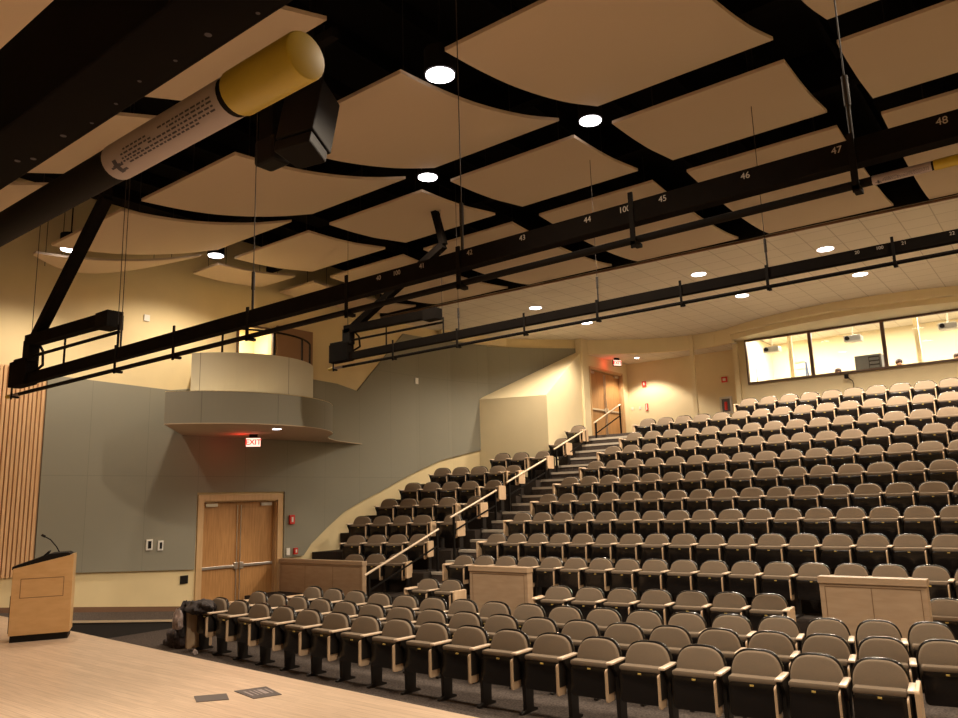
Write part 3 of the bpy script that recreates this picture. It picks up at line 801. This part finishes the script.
fitting('fire_alarm', 'red fire alarm strobe on the brightly lit rear wall', 'alarm', -12.35, -12.2, YB-.05, YB, 6.27, 6.47, M['red'], (M['white'], 'strobe', .05, 'y'))
fitting('fire_pull_station', 'red and white pull station low on the bright rear wall', 'alarm', -12.28, -12.18, YB-.04, YB, 5.38, 5.64, M['red'], (M['white'], 'handle', .03, 'y'))
fitting('light_switch', 'white switch on the bright rear wall nearest the rear doors', 'switch', -12.98+.12, -12.78, YB-.02, YB, 5.45, 5.56, M['white'])
fitting('light_switch', 'white switch on the bright rear wall left of the pull station', 'switch', -12.55, -12.47, YB-.02, YB, 5.45, 5.56, M['white'])
fitting('fire_alarm', 'red fire alarm strobe on the dim rear wall left of the windows', 'alarm', -9.38, -9.18, YB-.05, YB, 6.08, 6.27, M['red'], (M['white'], 'strobe', .05, 'y'))
o = fitting('extinguisher_cabinet', 'grey recessed extinguisher cabinet low on the rear wall', 'cabinet', -9.5, -9.08, YB-.05, YB, 5.0, 5.58, M['steel'], (M['rackgrey'], 'glass_door', .07, 'y'))
MB().tube((-9.29, YB-.062, 5.12), (-9.29, YB-.062, 5.4), .05, 12).build('extinguisher', M['red'], o)
# small round light and detectors under the corridor ceiling
struct(MB().prism([(p[0], p[1]+.02) for p in ARC if p[0] >= -12.95]+[(-8.45, 25.8), (-12.95, 25.8)], 7.18, 7.22, 'z').build('ceiling_corridor', M['tile']))

# ------------------------------------------------------------------ ceiling
a = (-15.6, 15.55); b = (5.0, 16.62)
mb = MB(); mb.prism([a, b, (5.0, 25.0), (-8.45, 25.0), (-8.45, 25.9), (-13.1, 25.9), (-13.1, 22.7), (-15.6, 20.5)], 7.66, 7.72, 'z')
struct(mb.build('ceiling', M['tile']))
mb = MB(); mb.bar((a[0], a[1]-.015, 7.675), (b[0], b[1]-.015, 7.675), .03, .045); struct(mb.build('trim_6', M['trim']))
mb = MB(); mb.add([(a[0], a[1], 7.72), (b[0], b[1], 7.72), (b[0], b[1], 8.8), (a[0], a[1], 8.8)], [(0, 1, 2, 3)])
o = struct(mb.build('wall_ceiling_upstand', M['deck'])); md = o.modifiers.new('t', 'SOLIDIFY'); md.thickness = .05
mb = MB(); mb.box(-15.7, 5.1, -4.1, 17.0, 8.8, 8.9); struct(mb.build('ceiling_deck', M['deck']))
mb = MB()
for y in (-1.0, 2.3, 4.95, 8.9, 11.5): mb.box(-15.5, 4.9, y-.09, y+.09, 8.15, 8.8)
struct(mb.build('ceiling_beams', M['blackbeam']))
mb = MB()
for x in np.arange(-14.6, 4.9, 1.05):
    mb.box(x-.03, x+.03, -3.9, 15.3, 8.55, 8.8)
struct(mb.build('ceiling_joists', M['black']))

def cloud(xa, xb, prof, label, group, bowed=False, xw=None):
    """curved hanging panel: profile in (y, z), edges at xa..xb; optional bowed left edge"""
    th = .045; mb = MB(); m = []
    # resample the profile smoothly
    ys = [p[0] for p in prof]; zs = [p[1] for p in prof]
    N = 18
    for i in range(N+1):
        y = ys[0]+(ys[-1]-ys[0])*i/N
        # cubic (Catmull-Rom like) via quadratic blending
        m.append((y, float(np.interp(y, ys, zs))))
    for _ in range(2):
        m = [m[0]]+[(m[i][0], (m[i-1][1]+2*m[i][1]+m[i+1][1])/4) for i in range(1, N)]+[m[-1]]
    vs = []
    for i, (y, z) in enumerate(m):
        t = i/N; xl = xa(t) if callable(xa) else xa; xr = xb
        vs += [(xl, y, z), (xr, y, z), (xl, y, z+th), (xr, y, z+th)]
    fs = []
    for i in range(N):
        p = 4*i; q = p+4
        fs += [(p, p+1, q+1, q), (p+2, q+2, q+3, p+3), (p, q, q+2, p+2), (p+1, p+3, q+3, q+1)]
    fs += [(0, 2, 3, 1), (4*N, 4*N+1, 4*N+3, 4*N+2)]
    mb.add(vs, fs)
    t = thing('ceiling_cloud', label, 'ceiling panel', ((vs[0][0]+vs[1][0])/2, m[N//2][0], m[N//2][1]), group)
    mb.build('panel', M['cloud'], t)
    xl = xa(.5) if callable(xa) else xa
    for fx in (.2, .8):
        for k in (3, N-3):
            x = xl+(xb-xl)*fx; MB().tube((x, m[k][0], m[k][1]+th), (x, m[k][0], 8.54), .006, 6).build('hanger_wire', M['wire'], t)
PR0 = [(1.0, 6.42), (1.8, 6.40), (2.6, 6.48), (3.3, 6.62), (3.9, 6.79), (4.45, 6.96)]
PR1 = [(5.48, 6.87), (6.0, 6.91), (6.6, 6.99), (7.2, 7.12), (7.9, 7.31), (8.72, 7.60)]
PR2 = [(9.12, 7.50), (9.7, 7.51), (10.3, 7.55), (11.2, 7.68)]
PR3 = [(11.75, 7.66), (12.5, 7.61), (13.4, 7.585), (14.2, 7.59), (14.9, 7.62), (15.5, 7.67), (15.9, 7.73)]
COLS = [(-13.48, -11.1), (-10.50, -8.16), (-7.53, -5.18), (-4.56, -2.2), (-1.6, .75), (1.35, 3.7)]
CN = ['second from the left wall', 'third from the left wall', 'fourth from the left wall', 'fifth from the left wall', 'sixth from the left wall', 'seventh from the left wall']
RNAME = ['row above the stage', 'first row past the stage', 'middle row', 'row touching the tile ceiling']
for r, pr in enumerate((PR0, PR1, PR2, PR3)):
    for ci, (xa, xb) in enumerate(COLS):
        if r == 3: pr_ = [(y_+(0 if y_ < 15.4 else .097*(xa+12.5)*.0), z_) for y_, z_ in pr]
        else: pr_ = pr
        if r == 3:
            yend = 15.55+.052*((xa+xb)/2+15.6)-.045
            pr_ = [(11.75+(y_-11.75)*(yend-11.75)/(15.9-11.75), z_) for y_, z_ in pr]
        cloud(xa+.0, xb, pr_, 'beige curved ceiling cloud, %s in the %s' % (CN[ci], RNAME[r]), 'ceiling clouds in the %s' % RNAME[r])
    # narrow piece with a bowed edge next to the left wall
    d = [.9, 1.05, .95, .7][r]
    cloud((lambda t, d=d, r=r: (-14.2-d*math.sin(PI*min(1, max(0, t)))) if r < 2 else ((-15.05-.35*t) if r == 2 else (-15.4+.2*t))), -14.08, pr if r != 3 else [(11.75+(y_-11.75)*.88, z_) for y_, z_ in pr],
          'narrow beige ceiling cloud by the left wall, %s' % RNAME[r], 'narrow clouds along the left wall')

# ------------------------------------------------------------------ recessed and hanging round lights
WARM = (1.0, .84, .64)
def can(x, y, z, label, group, r=.15, energy=60, size=150, hang=True, col=WARM, blend=.6):
    t = thing('downlight', label, 'light', (x, y, z), group)
    if hang:
        MB().tube((x, y, z+.01), (x, y, z+.28), r*1.12, 28).build('housing', M['black'], t)
        MB().tube((x, y, z+.28), (x, y, 8.56), .012, 6).build('stem', M['black'], t)
    else: MB().tube((x, y, z-.004), (x, y, z+.02), r*1.15, 28).build('trim_ring', M['lamprim'], t)
    MB().tube((x, y, z-.008), (x, y, z+.004), r, 28).build('lens', M['lamp'], t)
    if energy:
        ld = bpy.data.lights.new('downlight_lamp', 'SPOT'); ld.energy = energy; ld.color = col; ld.spot_size = math.radians(size); ld.spot_blend = blend
        ld.shadow_soft_size = .12
        o = bpy.data.objects.new('downlight_lamp', ld); C.objects.link(o); o.location = (x, y, z-.14)
EC = 520; ET = 800
G1 = 'round downlights between the ceiling clouds'
can(-4.90, 5.80, 6.88, 'round white downlight in the cloud gap, largest and highest in view', G1, energy=EC, r=.155)
can(-13.78, 5.93, 6.98, 'round white downlight by the left wall beside the dark cable arm', G1, energy=EC*.5, r=.155)
can(-4.86, 9.05, 7.62, 'round white downlight where two cloud gaps cross, right of the largest one', G1, energy=EC, r=.155)
can(-7.85, 8.92, 7.60, 'round white downlight at the cloud gap crossing below the largest one', G1, energy=EC, r=.155)
can(-13.80, 8.88, 7.58, 'round white downlight above the balcony near the left wall', G1, energy=EC*.65, r=.155)
can(1.10, 5.80, 6.88, 'round white downlight between clouds beyond the right picture edge, nearer the stage', G1, energy=EC, r=.155)
can(1.10, 9.05, 7.62, 'round white downlight between clouds beyond the right picture edge, farther from stage', G1, energy=EC, r=.155)
G2 = 'round downlights in the tile ceiling'
TL_ = [(-11.6, 17.7, 'leftmost downlight of the front row in the tile ceiling'), (-11.5, 20.4, 'leftmost downlight of the rear row in the tile ceiling'),
       (-6.80, 17.75, 'middle downlight of the front row in the tile ceiling'), (-6.72, 20.6, 'middle downlight of the rear row in the tile ceiling'),
       (-3.88, 17.85, 'right downlight of the front row in the tile ceiling'), (-3.75, 20.65, 'right downlight of the rear row in the tile ceiling'),
       (-.6, 18.0, 'tile ceiling downlight beyond the right picture edge, front row'), (-.5, 20.7, 'tile ceiling downlight beyond the right picture edge, rear row'),
       (2.6, 18.0, 'farthest right downlight of the front row in the tile ceiling'), (2.6, 20.7, 'farthest right downlight of the rear row in the tile ceiling')]
for x, y, lab in TL_: can(x, y, 7.66, lab, G2, energy=ET*(.6 if x < -11 else 1), hang=False, r=.17)
can(-12.0, 24.75, 7.18, 'small downlight in the corridor ceiling above the bright rear wall', 'corridor downlights', r=.08, energy=260, size=120, hang=False, blend=.3)
can(-13.3, 10.15, 3.95, 'small round downlight under the balcony soffit', 'balcony downlights', r=.09, energy=55, size=125, hang=False, blend=.35)
# work lights over the stage, above and behind the camera
for i, (x, y, tx, ty) in enumerate([(-4.87, .75, -10.5, 3.0), (-3.2, .75, -6.5, 3.4), (-1.9, .75, -3.0, 3.0)]):
    can(x, y, 7.3, 'round stage downlight above the stage, %s from the left' % ORD[i], 'stage downlights', energy=0, r=.14)
    ld = bpy.data.lights.new('stage_lamp', 'SPOT'); ld.energy = 900; ld.color = WARM; ld.spot_size = math.radians(80); ld.spot_blend = .7; ld.shadow_soft_size = .12
    o = bpy.data.objects.new('stage_lamp', ld); C.objects.link(o); o.location = (x, y, 7.2)
    o.rotation_euler = (Vector((tx, ty, .6))-o.location).to_track_quat('-Z', 'Y').to_euler()
ld = bpy.data.lights.new('balcony_room_light', 'AREA'); ld.size = .8; ld.energy = 60; ld.color = (1, .88, .65)
o = bpy.data.objects.new('balcony_room_light', ld); C.objects.link(o); o.location = (-16.5, 11.2, 6.95)
ld = bpy.data.lights.new('exit_glow', 'POINT'); ld.energy = 3; ld.color = (1, .05, .03); ld.shadow_soft_size = .1
o = bpy.data.objects.new('exit_glow', ld); C.objects.link(o); o.location = (-14.75, 10.30, 3.78)
ld = bpy.data.lights.new('exit_glow_rear', 'POINT'); ld.energy = 2.5; ld.color = (1, .05, .03); ld.shadow_soft_size = .1
o = bpy.data.objects.new('exit_glow_rear', ld); C.objects.link(o); o.location = (-12.68, 24.05, 6.95)

# ------------------------------------------------------------------ lighting battens
def text(body, size, parent, loc, rot, mat, name='circuit_number'):
    cu = bpy.data.curves.new(name, 'FONT'); cu.body = body; cu.size = size; cu.extrude = .0008; cu.align_x = 'CENTER'; cu.align_y = 'CENTER'
    cu.materials.append(mat); o = bpy.data.objects.new(name, cu); C.objects.link(o)
    o = to_mesh(o, name, mat); o.parent = parent; o.location = Vector(loc)-Vector(parent['_org']); o.rotation_euler = rot; return o
def batten(label, Y, Z, xl, xr, nums, hang, brack, cables=True, bh=.145, bw=.10, drop=.105, end=True):
    t = thing('lighting_batten', label, 'lighting bar', ((xl+xr)/2, Y, Z), 'lighting battens')
    zb = Z+drop-.0
    MB().box(xl+.25, xr+.9, Y-bw/2, Y+bw/2, zb, zb+bh).build('beam', M['blackbeam'], t, bevel=.004)
    MB().tube((xl+.1, Y, Z), (xr-.1, Y, Z), .025, 20).build('pipe', M['black'], t, smooth=True)
    for (e, s) in ((xl, 1), (xr, -1)):
        MB().tube((e, Y, Z), (e+s*.128, Y, Z), .0285, 24).build('end_cap', M['yellow'], t, bevel=.003, smooth=True)
        lb = MB().tube((e+s*.138, Y, Z), (e+s*.42, Y, Z), .0262, 24, caps=False).build('label_sleeve', M['sticker'], t, smooth=True)
        ink = MB()
        def arc(xa, xb, a0, a1, r=.0265):
            n = 4; vs = []; 
            for i in range(n+1):
                an = a0+(a1-a0)*i/n
                for x in (xa, xb): vs.append((x, Y+r*math.cos(an), Z+r*math.sin(an)))
            ink.add(vs, [(2*i, 2*i+1, 2*i+3, 2*i+2) for i in range(n)])
        # rows of fine printing on the sleeve (too small to read) facing the floor side
        if s < 0:
            for (a, x0_, x1_) in ((3.36, .15, .27), (3.55, .15, .25), (3.75, .15, .30), (3.95, .15, .40), (4.12, .19, .36), (3.40, .30, .36), (3.6, .29, .37), (3.8, .32, .37)):
                x = x0_
                while x < x1_:
                    w = random.uniform(.004, .011); arc(e+s*x, e+s*min(x+w, x1_), a, a+.09); x += w+.003
            arc(e+s*.385, e+s*.395, 3.7, 4.5); arc(e+s*.375, e+s*.405, 4.0, 4.12); arc(e+s*.375, e+s*.388, 4.3, 4.45)
            ink.build('printing', M['ink'], lb)
    for x in hang:
        MB().box(x-.018, x+.018, Y-.065, Y-.05, Z-.06, zb+bh+.03).box(x-.02, x+.02, Y-.065, Y+.035, Z-.05, Z-.024).build('clamp', M['black'], t)
        MB().tube((x, Y, zb+bh), (x, Y, zb+bh+.22), .012).tube((x, Y, zb+bh+.22), (x, Y, zb+bh+.40), .018).tube((x, Y, zb+bh+.40), (x, Y, 8.55), .0045, 6).build('cable', M['wire'], t)
    for x in brack:
        MB().box(x-.016, x+.016, Y-.065, Y-.05, Z-.07, zb+bh+.06).box(x-.02, x+.02, Y-.065, Y+.035, Z-.05, Z-.024).build('bracket', M['black'], t)
    for x, s in nums:
        text(s, .056, t, (x, Y-bw/2-.002, zb+bh*.70), (PI/2, 0, 0), M['number'])
    return t, zb
NA = [(-3.0, '44')]
tA, zA = batten('long black lighting batten numbered 41 to 48, nearer of the two hung across the seats', 4.45, 4.0, -12.02, -.27,
       [(-3.95, '41'), (-3.46, '42'), (-2.97, '43'), (-2.43, '44'), (-2.15, '100'), (-1.88, '45'), (-1.35, '46'), (-.84, '47'), (-.33, '48'), (-4.23, '100'), (-4.44, '40')],
       [-8.83, -6.25, -3.57, -.765], [-11.72, -7.57, -4.83, -2.10])
tB, zB = batten('long black lighting batten farther back, crossing in front of the tile ceiling', 10.0, 4.98, -11.5, .3,
       [(-1.81, '20'), (-1.30, '21'), (-.81, '22'), (-1.56, '100')],
       [-8.15, -5.42, -2.90, -.2], [-11.3, -9.68, -6.75, -4.09, -1.42])
tC, zC = batten('dark lighting batten close overhead with a yellow-capped pipe end', .51, 2.85, -12.0, -.628, [], [-9.0, -6.2], [-2.6, -4.5], bh=.17, drop=.135)
# flat dark discs standing in for holes in the near beam's underside
for x, yy, rr in ((-.86, .53, .005), (-.77, .545, .003), (-.95, .535, .003), (-1.04, .53, .003), (-1.13, .54, .003), (-1.30, .535, .005), (-1.22, .545, .003), (-1.43, .54, .005), (-1.46, .525, .005)):
    MB().tube((x, yy, zC-.0006), (x, yy, zC+.001), rr, 12).build('hole_mark', M['ink'], tC)

# end boxes and folding cable arms of the two hanging battens
def cable_arm(t, Y, Z, xe, up, far, jx, label=None):
    r = MB()
    r.box(xe+.05, xe+.58, Y-.09, Y+.09, Z+.10, Z+.46).build('junction_box', M['blackbeam'], t, bevel=.01)
    # short tray with its own pipe above the end of the batten
    MB().bar((xe+.45, Y, Z+.72), (xe+2.75, Y, Z+.66), .14, .15).build('cable_tray', M['blackbeam'], t)
    MB().tube((xe-.0, Y, Z+.50), (xe+2.95, Y, Z+.46), .022).build('tray_pipe', M['black'], t)
    MB().box(xe+2.55, xe+2.85, Y-.10, Y+.10, Z+.54, Z+.74).build('pulley', M['black'], t)
    MB().box(xe+.42, xe+.62, Y-.07, Y+.07, Z+.42, Z+.72).build('hinge', M['black'], t)
    MB().bar((xe+.55, Y+.02, Z+.70), up, .13, .13).build('lower_arm', M['blackbeam'], t)
    MB().bar(up, far, .11, .11).build('upper_arm', M['blackbeam'], t)
    for (x, zt_) in ((xe+.05, .52), (xe+1.55, .60), (xe+2.95, .55)):
        MB().tube((x, Y, Z+.1), (x, Y, Z+zt_), .014).build('drop_rod', M['black'], t)
    MB().path([(xe+.6, Y+.05, Z+.7), (xe+.75, Y+.06, Z+.55), (xe+.78, Y+.06, Z+.35), (xe+.55, Y+.05, Z+.28)], .018).build('cable_loop', M['black'], t)
    MB().tube((xe+.5, Y, Z+.75), (xe+.5, Y, 8.55), .0045, 6).build('cable', M['wire'], t); MB().tube((xe+2.93, Y, Z+.55), (xe+2.93, Y, 8.55), .0045, 6).build('cable', M['wire'], t)
cable_arm(tA, 4.45, 4.0, -11.85, (-9.4, 4.45, 6.32), (-9.7, 4.5, 8.2), 0)
cable_arm(tB, 10.0, 4.98, -11.45, (-8.45, 10.0, 6.85), (-8.95, 10.0, 8.6), 0)

# loudspeaker cluster hung under the deck
t = thing('hanging_loudspeaker', 'black loudspeaker cabinet hung under the ceiling behind the yellow pipe end', 'speaker', (-6.0, 4.9, 5.9))
mx = Matrix.Translation((-6.0, 4.95, 6.42)) @ Matrix.Rotation(math.radians(12), 4, 'Z') @ Matrix.Rotation(math.radians(-14), 4, 'X') @ Matrix.Scale(.72, 4)
m_ = MB(); m_.prism([(-.34, -.28), (.34, -.28), (.24, .30), (-.24, .30)], -.50, .42, 'z'); m_.v = [mx @ v for v in m_.v]; m_.build('cabinet', M['dark'], t, bevel=.015)
m_ = MB(); m_.prism([(-.33, -.28), (.33, -.28), (.25, .22), (-.25, .22)], -.72, -.53, 'z'); m_.v = [mx @ v for v in m_.v]; m_.build('lower_cabinet', M['dark'], t, bevel=.02)
MB().box(-6.80, -6.44, 4.80, 5.05, 6.06, 6.36).build('side_cabinet', M['dark'], t, bevel=.04)
MB().box(-6.76, -6.52, 4.84, 4.98, 6.2, 8.6).box(-6.0, -5.9, 4.9, 5.0, 6.7, 8.6).box(-6.9, -5.6, 4.88, 4.98, 7.2, 7.3).build('bracket', M['black'], t)

# ------------------------------------------------------------------ lectern on the stage
LP = Vector((-11.97, 5.12, .6)); LR = math.radians(61)
t = thing('lectern', 'light maple lectern with slanted black top standing on the stage', 'lectern', LP); t.rotation_euler = (0, 0, LR)
def LB_(mb, nm, mat, par=None, **k):
    me = mb.mesh(nm, mat, **k); o = bpy.data.objects.new(nm, me); C.objects.link(o); o.parent = par or t; return o
hw = .375; dp = .24
body = LB_(MB().prism([(-hw, .09), (hw, .09), (hw, 1.155), (-hw, .99)], -dp, dp, 'y'), 'body', M['lectern'], bevel=.006)
LB_(MB().box(-hw+.02, hw-.02, -dp+.02, dp-.02, 0, .09), 'plinth', M['dark'])
LB_(MB().prism([(-hw-.015, .975), (-hw-.01, 1.02), (.08, 1.175), (hw-.08, 1.185), (hw-.04, 1.16), (hw-.06, 1.14)], -dp+.01, dp-.01, 'y'), 'reading_top', M['dark'], bevel=.006)
LB_(MB().prism([(-.12, 1.09), (.0, 1.12), (.05, 1.205), (.04, 1.21), (-.02, 1.15), (-.12, 1.11)], -.2, .1, 'y'), 'paper_clip', M['dark'])
g = MB(); a0, a1, z0, z1 = -.27, .27, .585, .85; y_ = -dp-.002
for (p, q, r_, s_) in ((a0, a1, z0, z0+.008), (a0, a1, z1-.008, z1), (a0, a0+.008, z0, z1), (a1-.008, a1, z0, z1)): g.box(p, q, y_, y_+.004, r_, s_)
LB_(g, 'access_panel', M['groove'])
LB_(MB().box(-hw-.012, -hw+.002, -.2, .2, .12, .62), 'rear_opening', M['dark'])
mic = LB_(MB().path([(.16, .1, 1.17), (.11, .1, 1.26), (.03, .1, 1.36), (-.05, .1, 1.41)], .008), 'microphone_stem', M['dark'])
LB_(MB().tube((-.04, .1, 1.405), (-.09, .1, 1.435), .018, 10), 'microphone_head', M['dark'], mic)
cab = MB(); pts = [(-12.05, 4.60, .62), (-12.1, 4.5, .62), (-12.3, 4.42, .62), (-12.5, 4.46, .62), (-12.6, 4.6, .62), (-12.45, 4.68, .62), (-12.2, 4.62, .63)]
cab.path(pts, .018); tag(cab.build('coiled_cable', M['dark']), 'dark cable lying on the stage left of the lectern', 'cable')
def on_stage_plate(nm, label, q, stripes=False):
    m_ = MB(); m_.prism(q, .6005, .606, 'z'); o = tag(m_.build(nm, M['floorbox']), label, 'floor plate')
    if stripes:
        g = MB(); A, B, Cc, Dd = [Vector((*p, 0)) for p in q]
        for u0, u1 in ((.12, .2), (.3, .36), (.44, .5), (.56, .72), (.8, .86)):
            pts = [A.lerp(B, u0).lerp(Dd.lerp(Cc, u0), .25), A.lerp(B, u1).lerp(Dd.lerp(Cc, u1), .25), A.lerp(B, u1).lerp(Dd.lerp(Cc, u1), .75), A.lerp(B, u0).lerp(Dd.lerp(Cc, u0), .75)]
            g.prism([(p.x, p.y) for p in pts], .606, .609, 'z')
        g.build('slot', M['sticker'], o)
on_stage_plate('floor_box', 'plain dark floor box lid set in the stage, left one', [(-6.90, 4.37), (-6.72, 4.60), (-6.50, 4.48), (-6.68, 4.26)])
on_stage_plate('floor_box', 'dark floor box with light slots set in the stage, right one', [(-6.74, 4.70), (-6.62, 4.98), (-6.22, 4.86), (-6.32, 4.62)], True)

# ------------------------------------------------------------------ handrails on the stairs
def floor_z(y):
    z = .05
    for b in range(10):
        yb = yc(b, -11.4)-.62; zf = ROWS[b][1]; zp = ROWS[b-1][1] if b else .05
        if y >= yb: z = zf
        elif y >= yb-.48: z = (zf+zp)/2
    return z
RA = [((11.56, .92), (13.74, 1.69)), ((14.35, 2.0), (16.04, 2.56)), ((16.67, 2.82), (18.45, 3.42)), ((19.07, 3.77), (20.8, 4.39)), ((21.5, 4.68), (23.2, 5.36))]
RL = ['lowest handrail on the stairs, running down past the low parapet', 'second handrail from the bottom of the stairs', 'middle handrail of the five along the stairs', 'fourth handrail from the bottom of the stairs', 'top handrail on the stairs in front of the rear doors']
for i, ((ya, za), (yb, zb)) in enumerate(RA):
    X = -12.0
    t = thing('handrail', 'light wood ' + RL[i], 'handrail', (X, (ya+yb)/2, floor_z((ya+yb)/2)), 'stair handrails')
    MB().tube((X, ya-.12, za-.04), (X, yb+.05, zb+.02), .024, 12).build('grip', M['rail'], t, smooth=True)
    MB().bar((X, ya, za-.36), (X, yb, zb-.36), .03, .03).build('lower_rail', M['black'], t)
    for (y, z) in ((ya, za), (yb, zb)):
        MB().box(X-.022, X+.022, y-.022, y+.022, floor_z(y), z-.02).build('post', M['black'], t)

# ------------------------------------------------------------------ jacket and bags on the first chair
def lump(name, c, sc, mat, seed, label=None, cat=None, parent=None, amp=.35):
    rnd = random.Random(seed)
    m_ = MB().sphere((0, 0, 0), 1, 28, 18)
    ph = [rnd.uniform(0, 6.28) for _ in range(8)]
    for v in m_.v:
        d = 1+amp*(.4*math.sin(3*v.x+ph[0])*math.cos(2.5*v.y+ph[1])+.3*math.sin(6*v.y+ph[2]+3*v.z)+.22*math.sin(9*v.x+7*v.z+ph[3])+.15*math.sin(14*v.y+ph[4]+9*v.x))
        v.x *= d*sc[0]; v.y *= d*sc[1]; v.z *= d*sc[2]
    for v in m_.v: v += Vector(c)
    for v in m_.v: v.z = max(v.z, c[2]-sc[2]*.8)
    o = m_.build(name, mat, parent, smooth=True)
    if label: tag(o, label, cat)
    return o
j = lump('jacket', (-11.78, 7.52, .74), (.30, .20, .12), M['cloth'], 3, 'dark patterned jacket thrown over the leftmost front row chair', 'jacket', amp=.4)
lump('sleeve', (-12.06, 7.42, .50), (.07, .17, .30), M['cloth'], 5, parent=j)
lump('lining', (-12.0, 7.26, .55), (.13, .06, .17), M['lining'], 8, parent=j, amp=.3)
bg = lump('backpack', (-12.46, 7.62, .20), (.24, .22, .24), M['bag'], 11, 'crumpled dark backpack on the carpet beside the first front row chair', 'bag', amp=.3)
lump('side_pocket', (-12.75, 7.60, .09), (.15, .12, .10), M['bag'], 13, parent=bg, amp=.3)
MB().path([(-12.9, 7.55, .05), (-13.0, 7.5, .03), (-13.15, 7.52, .02)], .02).build('strap', M['bag'], bg)
tag(lump('scarf', (-11.62, 7.35, .06), (.05, .05, .06), M['lining'], 17), 'small pale object on the floor under the first front row chair', 'cloth')

# ------------------------------------------------------------------ world, camera, view
w = bpy.data.worlds.new('world'); bpy.context.scene.world = w; w.use_nodes = True
w.node_tree.nodes['Background'].inputs[0].default_value = (.02, .015, .01, 1); w.node_tree.nodes['Background'].inputs[1].default_value = .3

f_px, pitch, roll, yaw, H = 765.4, math.radians(10.43), math.radians(-1.69), math.radians(37.7), 2.35
F = Vector((0, math.cos(pitch), math.sin(pitch))); R = Vector((1, 0, 0)); U = R.cross(F)
R2 = math.cos(roll)*R+math.sin(roll)*U; U2 = -math.sin(roll)*R+math.cos(roll)*U
XX = Vector((math.cos(yaw), -math.sin(yaw), 0)); YY = Vector((math.sin(yaw), math.cos(yaw), 0))
tw = lambda p: Vector((p.dot(XX), p.dot(YY), p.z))
F, R2, U2 = tw(F), tw(R2), tw(U2)
cam = bpy.data.cameras.new('camera'); cam.sensor_width = 36; cam.lens = f_px*36/958; cam.clip_start = .05; cam.clip_end = 200
co = bpy.data.objects.new('camera', cam); C.objects.link(co)
mw = Matrix(((R2.x, U2.x, -F.x, 0), (R2.y, U2.y, -F.y, 0), (R2.z, U2.z, -F.z, H), (0, 0, 0, 1)))
co.matrix_world = mw
sc = bpy.context.scene; sc.camera = co
sc.view_settings.view_transform = 'Standard'; sc.view_settings.look = 'None'; sc.view_settings.gamma = 1
sc.view_settings.exposure = 0.25
for o in bpy.data.objects:
    if '_org' in o: del o['_org']
